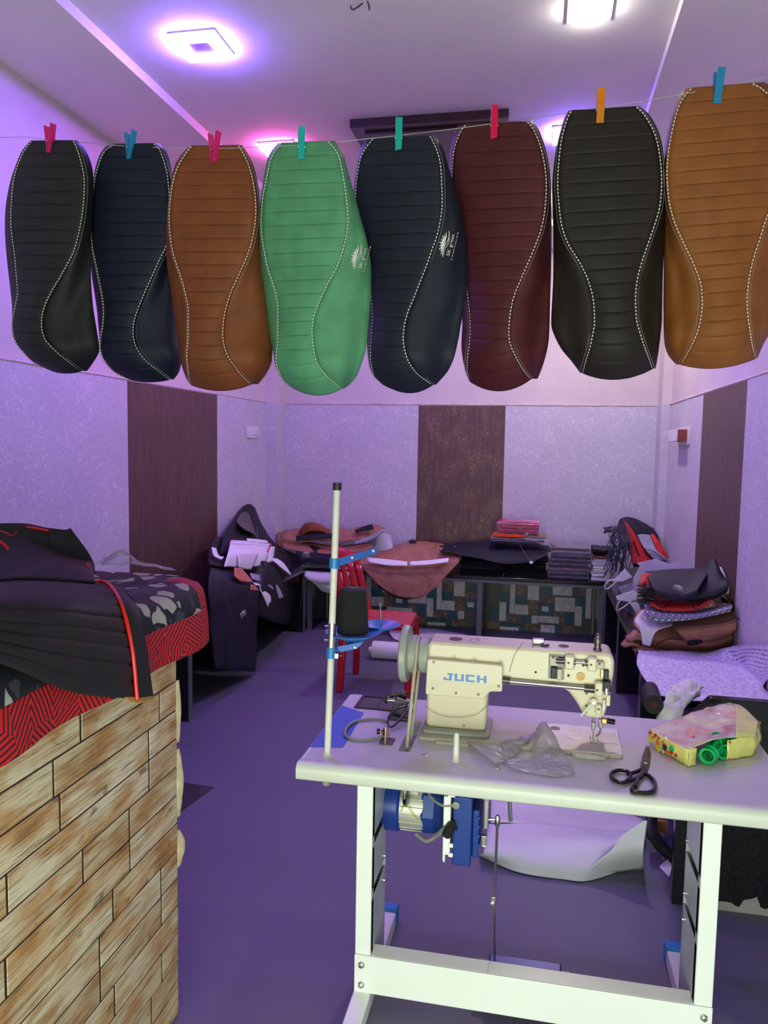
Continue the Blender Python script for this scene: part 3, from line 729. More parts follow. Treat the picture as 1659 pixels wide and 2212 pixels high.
def crown_shape():
    """printed mark: spiky crown, two swooshes, name and a thin line of small type, unit square, x along the text"""
    V, Fc = [], []
    def poly(p):
        k = len(V); V.extend(p); Fc.append(tuple(range(k, k+len(p))))
    ns = 9
    for i in range(ns):
        a = math.pi*(0.12+.76*i/(ns-1)); b = math.pi*.045
        r0, r1 = .20, .34 if i % 2 == 0 else .30
        poly([(.5+1.35*r0*math.cos(a-b), .55+r0*math.sin(a-b)), (.5+1.35*r0*math.cos(a+b), .55+r0*math.sin(a+b)), (.5+1.35*r1*math.cos(a), .55+r1*math.sin(a))])
        poly([(.5, .60), (.5+1.35*r0*math.cos(a-b*1.3), .55+r0*math.sin(a-b*1.3)), (.5+1.35*r0*math.cos(a+b*1.3), .55+r0*math.sin(a+b*1.3))])
    def ribbon(f, n, wd):
        pts = [f(i/(n-1)) for i in range(n)]
        for a, b in zip(pts, pts[1:]): poly([(a[0], a[1]-wd), (b[0], b[1]-wd), (b[0], b[1]+wd), (a[0], a[1]+wd)])
    ribbon(lambda t: (.05+.9*t, .55+.07*math.sin(2*math.pi*t)), 18, .018)
    ribbon(lambda t: (.12+.7*t, .49+.06*math.sin(2*math.pi*t+.4)), 18, .012)
    vs_, fs = text_mesh('SK great', .22)
    k = len(V); V.extend([(.5+x, .25+y) for x, y in vs_]); Fc.extend([tuple(i+k for i in f) for f in fs])
    for i in range(9):
        x = .02+.11*i; ln = .06+.03*((i*7) % 3)/2
        poly([(x, .10), (x+ln, .10), (x+ln, .125), (x, .125)])
    return V, Fc
CROWN = crown_shape()
def logo_map(fn, parent, mat='print_white'):
    V, Fc = CROWN
    mb = MB(); mb.add([fn(x, y) for x, y in V], Fc)
    return mb.build('logo_print', mat, parent, smooth=False, solid=.0006)
def logo_print(root, px, py, along, across, fn_surf=None):
    def fn(x, y):
        return fn_surf(px+along[0]*(x-.5)+across[0]*(y-.45), py+along[1]*(x-.5)+across[1]*(y-.45))
    logo_map(fn, root)
def z3(rows): return [(260+zy*.3375, a*.3376, b*.3376, c*.3376, d_*.3376) for zy, a, b, c, d_ in rows]
def z4(rows): return [(240+zy*.3375, 540+a*.3376, 540+b*.3376, 540+c*.3376, 540+d_*.3376) for zy, a, b, c, d_ in rows]
def z5(rows): return [(130+zy*.3972, 1000+a*.3972, 1000+b*.3972, 1000+c*.3972, 1000+d_*.3972) for zy, a, b, c, d_ in rows]
seat_cover(z3([(132, 195, 205, 470, 492), (200, 140, 155, 500, 552), (300, 98, 112, 528, 588), (400, 65, 88, 542, 597), (550, 38, 75, 535, 592), (700, 33, 75, 512, 585), (850, 42, 95, 470, 582), (1000, 58, 107, 390, 586), (1100, 70, 115, 330, 592), (1200, 80, 99, 285, 602), (1300, 80, 82, 268, 618), (1400, 93, 96, 290, 634), (1480, 150, 153, 362, 640), (1550, 225, 228, 445, 600), (1605, 338, 342, 515, 556)]),
    -.01, 806, 'leather_charcoal', 'charcoal quilted seat cover hanging from the red clothespin nearest the left wall', skirt=(.05, .08), yd=.06, seed=1)
seat_cover(z3([(152, 700, 735, 985, 1012), (200, 650, 668, 1025, 1062), (300, 612, 628, 1060, 1094), (400, 597, 605, 1078, 1104), (550, 580, 588, 1086, 1108), (650, 577, 583, 1086, 1110), (800, 575, 592, 1066, 1108), (900, 580, 612, 1020, 1106), (1000, 590, 632, 975, 1108), (1100, 605, 652, 930, 1114), (1200, 620, 665, 888, 1125), (1300, 630, 662, 857, 1140), (1400, 640, 645, 857, 1152), (1480, 645, 648, 888, 1165), (1550, 678, 682, 945, 1165), (1620, 750, 754, 1032, 1145), (1662, 850, 854, 1085, 1110)]),
    -.02, 825, 'leather_navy', 'navy quilted seat cover hanging between the charcoal and the rust brown covers', skirt=(.05, .08), dy=.055, yd=.03, seed=2)
seat_cover(z3([(162, 1212, 1228, 1525, 1548), (250, 1140, 1165, 1575, 1603), (350, 1103, 1120, 1610, 1637), (500, 1080, 1092, 1635, 1658), (650, 1068, 1085, 1635, 1666), (800, 1063, 1100, 1606, 1680), (900, 1067, 1125, 1570, 1692), (1000, 1080, 1160, 1525, 1704), (1100, 1095, 1187, 1480, 1716), (1200, 1110, 1206, 1448, 1728), (1300, 1122, 1206, 1430, 1738), (1400, 1135, 1205, 1428, 1746), (1500, 1150, 1197, 1455, 1747), (1570, 1165, 1203, 1500, 1737), (1640, 1190, 1213, 1552, 1695), (1690, 1220, 1226, 1605, 1650)]),
    -.01, 843, 'leather_tan', 'rust brown quilted seat cover hanging beside the green one', skirt=(.07, .09), dy=-.005, seed=3)
seat_cover(z4([(200, 178, 202, 500, 540), (280, 120, 142, 560, 592), (400, 93, 112, 592, 625), (550, 72, 82, 615, 668), (700, 60, 72, 628, 708), (800, 54, 78, 620, 738), (900, 54, 95, 595, 762), (1000, 64, 117, 560, 778), (1100, 80, 150, 505, 780), (1200, 95, 176, 455, 778), (1300, 110, 182, 415, 772), (1400, 125, 180, 398, 764), (1480, 137, 178, 402, 757), (1550, 152, 170, 412, 747), (1620, 166, 172, 432, 724), (1700, 203, 208, 490, 692), (1755, 255, 260, 548, 645), (1785, 305, 310, 582, 600)]),
    -.04, 854, 'leather_green', 'sage green quilted seat cover with a crown print on its side', quilts=18, skirt=(.06, .065), dy=-.03, yd=.05, logo=(776, 556, (16, -58), (-46, -12)), seed=4)
seat_cover(z4([(168, 745, 790, 1150, 1182), (250, 706, 727, 1190, 1232), (350, 683, 695, 1218, 1262), (500, 668, 678, 1228, 1304), (650, 664, 680, 1228, 1346), (800, 675, 700, 1200, 1376), (900, 700, 725, 1165, 1388), (1000, 722, 748, 1130, 1394), (1100, 740, 766, 1090, 1394), (1200, 750, 778, 1050, 1390), (1300, 752, 785, 1008, 1374), (1400, 752, 780, 985, 1354), (1500, 752, 773, 985, 1336), (1600, 762, 774, 1012, 1310), (1680, 790, 797, 1064, 1270), (1740, 846, 850, 1134, 1212), (1762, 890, 894, 1168, 1188)]),
    -.05, 849, 'leather_ink', 'blue black quilted seat cover with a white print on its side', quilts=18, skirt=(.04, .065), dy=.0, yd=.10, logo=(966, 528, (15, -62), (-44, -12)), seed=5)
seat_cover([(266, 990, 1006, 1138, 1150), (285, 982, 993, 1153, 1163), (320, 974, 981, 1167, 1176), (360, 971, 977, 1176, 1185), (400, 970, 975, 1180, 1189), (450, 974, 980, 1178, 1190), (500, 980, 988, 1169, 1191), (550, 986, 997, 1150, 1191), (600, 994, 1005, 1128, 1191), (650, 998, 1012, 1108, 1190), (700, 999, 1016, 1100, 1189), (740, 997, 1014, 1101, 1187), (770, 1000, 1010, 1113, 1181), (800, 1007, 1010, 1129, 1171), (822, 1016, 1018, 1146, 1161)],
    -.05, 844, 'leather_maroon', 'maroon quilted seat cover hanging from a pink clothespin', quilts=18, skirt=(.04, .09), dy=.02, yd=.10, seed=6)
seat_cover(z5([(262, 575, 592, 940, 958), (310, 550, 566, 985, 1012), (400, 523, 540, 1036, 1060), (500, 503, 525, 1064, 1085), (650, 488, 515, 1080, 1096), (800, 490, 525, 1072, 1099), (900, 492, 541, 1045, 1099), (1000, 492, 580, 1010, 1096), (1100, 490, 640, 975, 1092), (1200, 486, 684, 948, 1088), (1300, 480, 709, 938, 1086), (1400, 476, 715, 942, 1084), (1450, 482, 712, 950, 1082), (1550, 530, 692, 980, 1070), (1620, 588, 670, 1005, 1060), (1690, 640, 652, 1028, 1046)]),
    -.06, 819, 'leather_espresso', 'espresso brown quilted seat cover hanging from the orange clothespin', quilts=18, skirt=(.10, .09), seed=7)
seat_cover(z5([(140, 1205, 1245, 1570, 1640), (180, 1172, 1205, 1630, 1690), (250, 1148, 1167, 1685, 1730), (400, 1108, 1130, 1722, 1770), (550, 1093, 1110, 1737, 1790), (700, 1093, 1115, 1716, 1800), (800, 1095, 1132, 1682, 1800), (900, 1094, 1165, 1642, 1790), (1000, 1092, 1210, 1610, 1780), (1100, 1090, 1255, 1577, 1775), (1200, 1088, 1290, 1555, 1765), (1300, 1087, 1301, 1545, 1750), (1400, 1088, 1292, 1548, 1715), (1480, 1090, 1270, 1560, 1685), (1550, 1102, 1236, 1570, 1640), (1600, 1130, 1206, 1580, 1615), (1635, 1165, 1186, 1588, 1600)]),
    -.08, 793, 'leather_caramel', 'caramel tan quilted seat cover hanging from the light blue clothespin nearest the right wall', quilts=20, skirt=(.11, .11), seed=8)

def clothespin(p, mat, label, open_=1.0, rz=0.0, tilt=0.0):
    t = thing('clothespin', p, label, 'clothespin', 'clothespins on the line')
    Rm = Matrix.Rotation(rz, 3, 'Z') @ Matrix.Rotation(tilt, 3, 'Y')
    for s in (-1, 1):
        # side view: jaw below, handle above, thickness direction = local y
        prof = [(s*.0015, -.036), (s*.006, -.036), (s*.0075, -.018), (s*.010, -.004), (s*.013*open_+s*.002, .020), (s*.016*open_+s*.003, .040), (s*.012*open_+s*.002, .041), (s*.008*open_+s*.001, .020), (s*.004, -.002), (s*.003, -.014)]
        mb = MB().prism([(a*1.15, b*1.15) for a, b in prof], 'x', -.010, .010)
        mb.v = [p + Rm @ v for v in mb.v]
        mb.build('peg_half', mat, t, bevel=.0012)
    mb = MB().tube([(-.011, 0, -.006), (.011, 0, -.006)], .0036, 8); mb.v = [p + Rm @ v for v in mb.v]
    mb.build('spring', 'steel', t)
off = Vector((0, -.004, -.008))
for p, mat, lab, op, rz, ti in zip(pinw, ['peg_magenta', 'peg_blue', 'peg_magenta', 'peg_teal', 'peg_teal', 'peg_red', 'peg_orange', 'peg_blue'],
    ['magenta plastic clothespin on the charcoal seat cover', 'blue plastic clothespin on the navy seat cover', 'magenta plastic clothespin on the rust brown seat cover', 'teal plastic clothespin on the sage green seat cover',
     'teal plastic clothespin on the blue black seat cover', 'pink red plastic clothespin on the maroon seat cover', 'orange plastic clothespin on the espresso seat cover', 'light blue plastic clothespin on the caramel seat cover'],
    [1.0, 1.0, 1.0, .9, .8, .8, .8, .8], [1.15, 1.15, 1.1, .35, .2, .1, .05, .2], [0, .05, .03, 0, 0, 0, 0, .05]):
    clothespin(p+off, mat, lab, op, rz, ti)
#==SECTION_END line
# ---------------------------------------------------------------- sewing table
TZ = .76
tb = thing('sewing_table', (0, 2.34, 0), 'white industrial sewing table with a metal stand and crossbar', 'table')
TX0, TX1, TY0, TY1 = -.655, .70, 2.025, 2.66
# top with the belt slot cut out: four pieces of one slab
sx0, sx1, sy0, sy1 = -.388, -.352, 2.185, 2.445
tp = MB()
tp.box(TX0+.012, sx0, TY0+.02, TY1, .735, TZ).box(sx1, TX1, TY0+.02, TY1, .735, TZ).box(sx0, sx1, TY0+.02, sy0, .735, TZ).box(sx0, sx1, sy1, TY1, .735, TZ)
tp.build('tabletop', 'table_laminate', tb, smooth=False)
# thick rounded front edge and left edge
def rnd(y0, y1, z0, z1, r, n=6):
    p = [(y1, z0), (y1, z1)]
    for i in range(n+1):
        a = math.pi/2+math.pi/2*i/n; p.append((y0+r+r*math.cos(a), z1-r+r*math.sin(a)))
    p += [(y0, z0+.006), (y0+.006, z0)]
    return p
MB().prism(rnd(TY0, TY0+.03, .712, TZ+.0005, .022), 'x', TX0, TX1).build('front_edge', 'table_edge', tb, ang=50)
MB().box(TX0, TX0+.013, TY0+.03, TY1, .712, TZ+.0003).build('side_edge', 'table_edge', tb, bevel=.005)
MB().box(TX0+.013, sx0, TY0+.03, TY1-.002, .712, .735).box(sx1, TX1, TY0+.03, TY1-.002, .712, .735).box(sx0, sx1, TY0+.03, sy0, .712, .735).box(sx0, sx1, sy1, TY1-.002, .712, .735).build('underside', 'table_edge', tb, smooth=False)
# blue strip across the left end
q = PZ(TZ, (668, 1614), (742, 1614), (783, 1540), (735, 1524))
MB().prism([(TX0+.004, q[0].y), (q[1].x, q[1].y-.005), (q[2].x+.005, q[2].y), (TX0+.004, q[3].y)], 'z', TZ+.0003, TZ+.0012).build('blue_strip', 'blue_tape', tb, smooth=False)
# sunken tool tray
mb = MB()
a = [(-.60, 2.52), (-.45, 2.52), (-.45, 2.645), (-.60, 2.645)]
mb.box(-.605, -.45, 2.515, 2.525, TZ, TZ+.004).box(-.605, -.45, 2.64, 2.65, TZ, TZ+.004).box(-.605, -.595, 2.525, 2.64, TZ, TZ+.004).box(-.53, -.525, 2.525, 2.64, TZ, TZ+.003)
mb.build('tray_rim', 'rubber_black', tb, bevel=.001)
MB().box(-.597, -.45, 2.523, 2.642, TZ, TZ+.0015).build('tray_floor', 'granite', tb, smooth=False)
# chrome plugs
for px, py in ((918, 1632), (1072, 1637), (1074, 1660)):
    c = PZ(TZ, (px, py))[0]
    MB().lathe([(.011, 0), (.011, .0015), (.008, .003), (.001, .0035)], 16, (c.x, c.y, TZ)).build('plug', 'steel', tb)
c = PZ(TZ, (985, 1645))[0]
MB().lathe([(.0125, 0), (.0125, .006), (.0095, .010), (.0080, .075), (.0065, .084), (.001, .087)], 16, (c.x, c.y, TZ)).build('spool_pin', 'ivory_plastic', tb)
# stand: two channel legs, feet with blue caps, crossbar with bolts
for sgn, xo in ((1, -.487), (-1, .503)):
    xi = xo+sgn*.047
    x0, x1 = min(xo, xi), max(xo, xi)
    MB().box(x0, x1, 2.08, 2.088, .02, .712).build('leg', 'white_enamel', tb, bevel=.003)
    MB().box(xo if sgn > 0 else xo-.003, xo+.003 if sgn > 0 else xo, 2.088, 2.29, .05, .712).build('leg_flange', 'channel_grey', tb, bevel=.001)
    xq = xi-sgn*.003
    fl = MB()
    for z0, z1 in ((.05, .34), (.37, .50), (.53, .712)): fl.box(min(xi, xq), max(xi, xq), 2.088, 2.29, z0, z1)
    fl.box(min(xi, xq), max(xi, xq), 2.088, 2.112, .05, .712)
    fl.build('leg_channel', 'channel_grey', tb, bevel=.001)
    MB().box(min(xi, xo), max(xi, xo), 2.287, 2.29, .05, .712).build('leg_back', 'channel_grey', tb)
    for z in (.30, .38, .54, .62):
        MB().lathe([(.005, 0), (.005, .004), (.001, .005)], 8, (xi if sgn > 0 else xi-.005, 2.27, z), 'x').build('rivet', 'steel', tb)
    xm = (xo+xi)/2
    ft = MB().prism([(1.90, .008), (2.50, .008), (2.50, .055), (2.44, .062), (1.96, .062), (1.90, .055)], 'x', xm-.026, xm+.026).build('foot', 'white_enamel', tb, bevel=.004)
    MB().box(xm-.030, xm+.030, 2.485, 2.525, .006, .068).build('foot_cap', 'blue_plastic', ft, bevel=.005)
    MB().box(xm-.030, xm+.030, 1.875, 1.912, .006, .068).build('foot_cap', 'blue_plastic', ft, bevel=.005)
    for z in (.150, .088):
        MB().lathe([(.010, 0), (.010, -.003), (.0075, -.003), (.0075, -.009), (.005, -.010)], 6, (xo+sgn*.022, 2.073, z), 'y').build('bolt', 'steel', tb, ang=20)
MB().box(-.487, .503, 2.074, 2.079, .062, .178).build('crossbar', 'white_enamel', tb, bevel=.002)
MB().box(-.44, .456, 2.079, 2.135, .171, .178).build('crossbar_lip', 'white_enamel', tb, bevel=.002)

# ---------------------------------------------------------------- motor, control box, pedal
mo = thing('sewing_motor', (-.36, 2.33, TZ-.05), 'blue clutch motor with a ribbed aluminium body under the table', 'motor')
mz, my = .535, 2.32
MB().lathe([(.06, -.462), (.078, -.456), (.086, -.445), (.086, -.40), (.080, -.392)], 32, (0, my, mz), 'x').build('end_cap', 'blue_paint', mo)
MB().lathe([(.078, -.398), (.078, -.318)], 32, (0, my, mz), 'x').build('body', 'aluminium', mo)
for kk in range(20):
    an = 2*math.pi*kk/20; cy_, cz_ = my+.079*math.cos(an), mz+.079*math.sin(an)
    MB().box(-.397, -.319, cy_-.0012, cy_+.0012, cz_-.0012, cz_+.0012).build('cooling_fin', 'aluminium', mo)
MB().lathe([(.080, -.325), (.084, -.318), (.084, -.285), (.070, -.265), (.055, -.255)], 8, (0, my, mz), 'x').build('clutch_housing', 'blue_paint', mo, ang=20)
MB().box(-.385, -.372, my-.05, my+.04, mz+.07, .712).box(-.335, -.322, my-.05, my+.04, mz+.07, .712).build('bracket_arm', 'white_enamel', mo, bevel=.003)
MB().box(-.372, -.335, my-.055, my-.02, mz+.055, .69).build('bracket_hinge', 'aluminium', mo, bevel=.003)
MB().lathe([(.004, 0), (.004, -.003)], 10, (-.353, my-.055, mz+.10), 'y').build('hinge_screw', 'rubber_black', mo)
MB().lathe([(.03, -.375), (.035, -.372), (.024, -.370), (.035, -.366), (.03, -.363)], 24, (0, 2.24, .60), 'x').build('pulley', 'steel_dark', mo)
y_ = my-.079
MB().tube(crv([(-.385, y_, mz+.01), (-.378, y_-.012, mz+.03), (-.36, y_-.012, mz+.03), (-.345, y_-.008, mz+.005), (-.328, y_-.004, mz-.012)], 16), .0015, 6).build('earth_wire', 'pack_lemon', mo)
MB().tube(crv([(-.335, y_-.004, mz-.055), (-.30, y_-.03, mz-.058), (-.27, 2.19, mz-.03), (-.245, 2.15, mz+.01), (-.225, 2.145, mz+.025)], 20), [.006]*12+[.006+.0012*i for i in range(8)], 10).build('motor_cable', 'cable_grey', mo)
MB().tube(crv([(-.32, 2.25, .655), (-.29, 2.20, .625), (-.25, 2.155, .622), (-.214, 2.148, .628)], 14), .004, 8).build('thin_cable', 'cable_grey', mo)
cb = thing('control_box', (-.19, 2.2, TZ-.05), 'blue switch box with a white side plate hung under the table', 'control box')
MB().box(-.215, -.160, 2.15, 2.32, .445, .655).build('box', 'blue_paint', cb, bevel=.005)
MB().prism([(-.243, .455), (-.236, .449), (-.236, .475), (-.222, .475), (-.222, .652), (-.243, .652)], 'y', 2.148, 2.31).box(-.232, -.210, 2.15, 2.3, .650, .712).build('side_plate', 'white_enamel', cb, bevel=.002)
MB().box(-.160, -.140, 2.17, 2.30, .465, .61).build('cover', 'blue_paint', cb, bevel=.004)
for i in range(4): MB().box(-.150, -.136, 2.168, 2.30, .50+.028*i, .508+.028*i).build('cover_rib', 'blue_paint', cb, bevel=.002)
for z in (.478, .507): MB().box(-.226, -.212, 2.143, 2.150, z-.006, z+.006).build('clip', 'white_enamel', cb, bevel=.002)
MB().lathe([(.011, 0), (.011, -.006), (.008, -.007)], 14, (-.207, 2.150, .630), 'y').build('cable_gland', 'cable_grey', cb)
MB().tube([(-.232, 2.12, .548), (-.219, 2.15, .566), (-.205, 2.15, .57)], [.013, .016, .016], 12).build('strain_relief', 'rubber_black', cb)
MB().box(-.128, -.114, 2.18, 2.20, .55, .70).box(-.132, -.110, 2.175, 2.20, .64, .665).build('lever_bracket', 'steel', cb, bevel=.002)
MB().box(-.133, -.117, 2.17, 2.185, .505, .535).build('lever_link', 'steel', cb, bevel=.002)
MB().tube([(-.124, 2.18, .50), (-.124, 2.18, .53)], .0075, 12).build('link_sleeve', 'white_enamel', cb)
MB().tube([(-.124, 2.19, .575), (-.088, 2.19, .580)], .004, 8).build('lever', 'steel', cb)
pd = thing('foot_pedal', (-.0, 2.3, 0), 'blue foot pedal on the floor joined to a thin steel rod', 'pedal')
MB().box(-.105, .115, 2.16, 2.305, .066, .078, rot=Matrix.Rotation(.12, 3, 'X')).build('tread', 'blue_paint', pd, bevel=.005)
MB().box(-.14, .145, 2.17, 2.30, .050, .062, rot=Matrix.Rotation(.12, 3, 'X')).build('frame', 'pulley_grey', pd, bevel=.008)
MB().tube([(-.14, 2.24, .042), (.145, 2.24, .042)], .007, 8).build('axle', 'steel', pd)
for x in (-.135, .14): MB().box(x-.012, x+.012, 2.225, 2.255, .006, .045).build('foot', 'white_enamel', pd, bevel=.002)
MB().tube([(-.088, 2.19, .572), (-.091, 2.20, .33)], .0038, 8).build('upper_rod', 'steel', pd)
MB().tube([(-.090, 2.195, .36), (-.086, 2.24, .08)], .0030, 8).build('lower_rod', 'steel', pd)
MB().box(-.100, -.086, 2.185, 2.205, .318, .342).build('rod_clamp', 'steel', pd, bevel=.002)
MB().lathe([(.007, 0), (.007, -.005), (.003, -.006)], 6, (-.096, 2.185, .322), 'y').build('clamp_bolt', 'steel', pd)
MB().lathe([(.006, .56), (.008, .565), (.008, .585), (.005, .592)], 12, (-.088, 2.19, 0)).build('rod_end', 'steel', pd)
kn = thing('knee_lifter', (-.03, 2.25, TZ-.05), 'bare steel lifter rod and dark pad hanging under the tabletop', 'lifter')
MB().tube([(-.062, 2.2, .72), (-.05, 2.2, .575)], .006, 10).build('rod', 'steel', kn)
MB().tube([(-.085, 2.2, .72), (-.085, 2.2, .66)], .0035, 8).build('short_rod', 'steel', kn)
MB().sphere((-.005, 2.35, .63), .03, 12, (.6, .5, 1.2)).box(-.012, .002, 2.34, 2.36, .64, .712).build('pad', 'rubber_black', kn)

# ---------------------------------------------------------------- thread stand and cone
ts = thing('thread_stand', (-.585, 2.105, TZ-.05), 'cream pole thread stand with blue clamps on the table corner', 'thread stand')
pb, pt_ = Vector((-.586, 2.104, .672)), Vector((-.563, 2.104, 1.556))
def onp(z): return pb.lerp(pt_, (z-pb.z)/(pt_.z-pb.z))
MB().tube([onp(.672), onp(1.12)], .0098, 16).build('lower_pole', 'ivory_plastic', ts)
MB().tube([onp(1.15), onp(1.548)], .0098, 16).build('upper_pole', 'ivory_plastic', ts)
MB().tube([onp(1.085), onp(1.155)], .0112, 16).build('pole_sleeve', 'steel', ts)
MB().tube([onp(1.540), onp(1.561)], .0125, 16).build('pole_cap', 'rubber_black', ts)
MB().tube([onp(.757), onp(.764)], .016, 16).build('collar', 'ivory_plastic', ts)
MB().tube([onp(.672), onp(.70)], .0125, 12).build('nut', 'cable_grey', ts)
for zc, ln in ((1.330, .028), (1.068, .030)):
    MB().tube([onp(zc-ln/2), onp(zc+ln/2)], .0145, 16).build('clamp', 'blue_plastic', ts)
MB().tube([onp(1.062)+Vector((.014, -.004, 0)), onp(1.062)+Vector((.034, -.006, .001))], .0028, 8).box(-.562, -.552, 2.093, 2.105, 1.055, 1.069).build('clamp_screw', 'steel', ts)
for z in (1.146, 1.104): MB().tube([onp(z)+Vector((-.02, -.004, 0)), onp(z)+Vector((0, -.004, 0))], .003, 8).build('sleeve_screw', 'steel', ts)
# guide arm: flat strip slanting back and to the right
arm = MB(); u_ = Vector((.092, .09, .028)); b0 = onp(1.33)+Vector((.012, 0, -.008))
n_ = u_.normalized().cross(Vector((0, 0, 1))).normalized()*.0015
vv = [b0, b0+u_, b0+u_+Vector((0, 0, .018)), b0+Vector((0, 0, .022))]
arm.add([p-n_ for p in vv]+[p+n_ for p in vv], [(0, 1, 2, 3), (7, 6, 5, 4), (0, 4, 5, 1), (1, 5, 6, 2), (2, 6, 7, 3), (3, 7, 4, 0)])
arm.build('guide_arm', 'blue_tape', ts, smooth=False)
for f_ in (.36, .92):
    c = b0+u_*f_+Vector((0, 0, .012)); MB().sphere(c-Vector((0, .004, 0)), .0045, 10).build('guide_eye', 'ivory_plastic', ts)
# dish and support wing
dz = 1.112; dc = Vector((-.527, 2.165, dz))
dish = MB().lathe([(.012, -.022), (.035, -.014), (.060, -.004), (.080, .004), (.082, .007), (.058, -.001), (.034, -.010), (.012, -.017)], 36, dc)
dish.build('spool_dish', 'blue_plastic', ts)
MB().prism([(-.56, 1.066), (-.50, 1.082), (-.48, 1.105), (-.56, 1.085)], 'y', 2.112, 2.118).build('dish_bracket', 'blue_tape', ts, bevel=.001)
MB().tube([(-.505, 2.12, 1.088), (-.505, 2.105, 1.088)], .003, 8).build('bracket_screw', 'steel', ts)
cone = thing('thread_cone', (dc.x, dc.y, dz), 'large cone of black thread on the blue dish of the stand', 'thread cone')
pr = [(.046, .004)]
for i in range(40):
    f_ = i/39; pr.append((.0475-.008*f_+.0005*(i % 2), .006+.128*f_))
pr += [(.037, .136), (.02, .137)]
MB().lathe(pr, 36, dc).build('wound_thread', 'thread_black', cone, ang=60)
MB().lathe([(.016, .130), (.016, .142), (.011, .143), (.011, .13)], 16, dc).build('cone_core', 'lining_grey', cone)
# second dish turned behind
d2 = thing('spool_dish', (-.43, 2.45, 1.13), 'spare light blue spool dish behind the black thread cone', 'spool dish')
dd = MB().lathe([(.010, -.016), (.028, -.010), (.045, -.003), (.058, .003), (.060, .005), (.044, -.001), (.028, -.007), (.010, -.012)], 30, (-.462, 2.265, 1.118))
dd.build('dish', 'blue_plastic', d2)
MB().tube([(-.462, 2.265, 1.102), (-.52, 2.17, 1.085), (-.566, 2.108, 1.075)], .006, 8).build('dish_arm', 'blue_tape', d2)
MB().tube([(-.462, 2.265, 1.104), (-.466, 2.262, 1.19)], .002, 6).build('spindle', 'steel', d2)

# ---------------------------------------------------------------- sewing machine
sm = thing('sewing_machine', (-.05, 2.40, TZ), 'cream walking foot sewing machine with blue letters on the table', 'sewing machine')
def rpoly(p, r=.010, n=4):
    out = []; m = len(p)
    for i in range(m):
        a, b, c = Vector(p[i-1]), Vector(p[i]), Vector(p[(i+1) % m])
        rr = min(r, (a-b).length*.45, (c-b).length*.45)
        s, e = b+(a-b).normalized()*rr, b+(c-b).normalized()*rr
        for k in range(n+1):
            t_ = k/n; out.append(tuple((1-t_)**2*s+2*t_*(1-t_)*b+t_*t_*e))
    return out
MB().prism(rpoly([(-.345, 2.283), (.268, 2.283), (.272, 2.50), (-.345, 2.50)], .012), 'z', TZ, TZ+.011).build('bed', 'cream_dull', sm, bevel=.002)
MB().prism(rpoly([(.05, 2.285), (.266, 2.285), (.270, 2.498), (.05, 2.498)], .012), 'z', TZ+.011, TZ+.0125).build('bed_plate', 'aluminium', sm)
MB().lathe([(.045, 0), (.045, .0006), (.001, .0007)], 28, (.155, 2.41, TZ+.0125)).build('needle_plate_ring', 'steel', sm)
MB().box(.155, .262, 2.365, 2.455, TZ+.0125, TZ+.0135).build('slide_plate', 'steel', sm, bevel=.0005)
MB().lathe([(.016, 0), (.016, .001), (.012, .0012), (.012, .0004), (.001, .0004)], 20, (.075, 2.455, TZ+.0125)).build('oil_window', 'steel_dark', sm)
MB().box(.12, .225, 2.268, 2.284, TZ-.002, TZ+.010).box(.135, .215, 2.255, 2.27, TZ, TZ+.003).build('hinge', 'steel', sm, bevel=.002)
MB().box(-.285, -.185, 2.266, 2.284, TZ-.002, TZ+.008).build('hinge', 'cream_dull', sm, bevel=.002)
MB().prism(rpoly([(-.338, 2.315), (-.125, 2.315), (-.125, 2.49), (-.338, 2.49)], .02), 'z', TZ+.011, TZ+.022).build('column_foot', 'pulley_grey', sm, bevel=.003)
body = [(-.328, .782), (-.140, .782), (-.136, .895), (-.128, .925), (-.100, .937), (.102, .937), (.132, .900), (.150, .868), (.163, .855), (.205, .853), (.217, .866), (.230, .930), (.238, 1.0), (.238, 1.038), (.226, 1.057), (-.318, 1.057), (-.328, 1.045)]
MB().prism(rpoly(body, .016, 4), 'y', 2.345, 2.468).build('body', 'cream_enamel', sm, bevel=.010, seg=3)
plate = [(-.325, 1.008), (-.092, 1.004), (-.091, .921), (-.128, .919), (-.140, .905), (-.146, .893), (-.329, .893)]
MB().prism(rpoly(plate, .008, 4), 'y', 2.322, 2.352).build('side_cover', 'cream_enamel', sm, bevel=.003)
scov = bpy.data.objects['side_cover']
ys = 2.322
for px, py in ((937, 1430), (978, 1426), (1023, 1430), (1080, 1436), (935, 1487), (985, 1497), (1033, 1500), (1077, 1482)):
    c = PY(ys, (px, py))[0]
    MB().lathe([(.0042, 0), (.0042, -.0022), (.0016, -.0022), (.0015, -.001)], 12, (c.x, ys, c.z), 'y').build('cover_screw', 'steel_dark', scov)
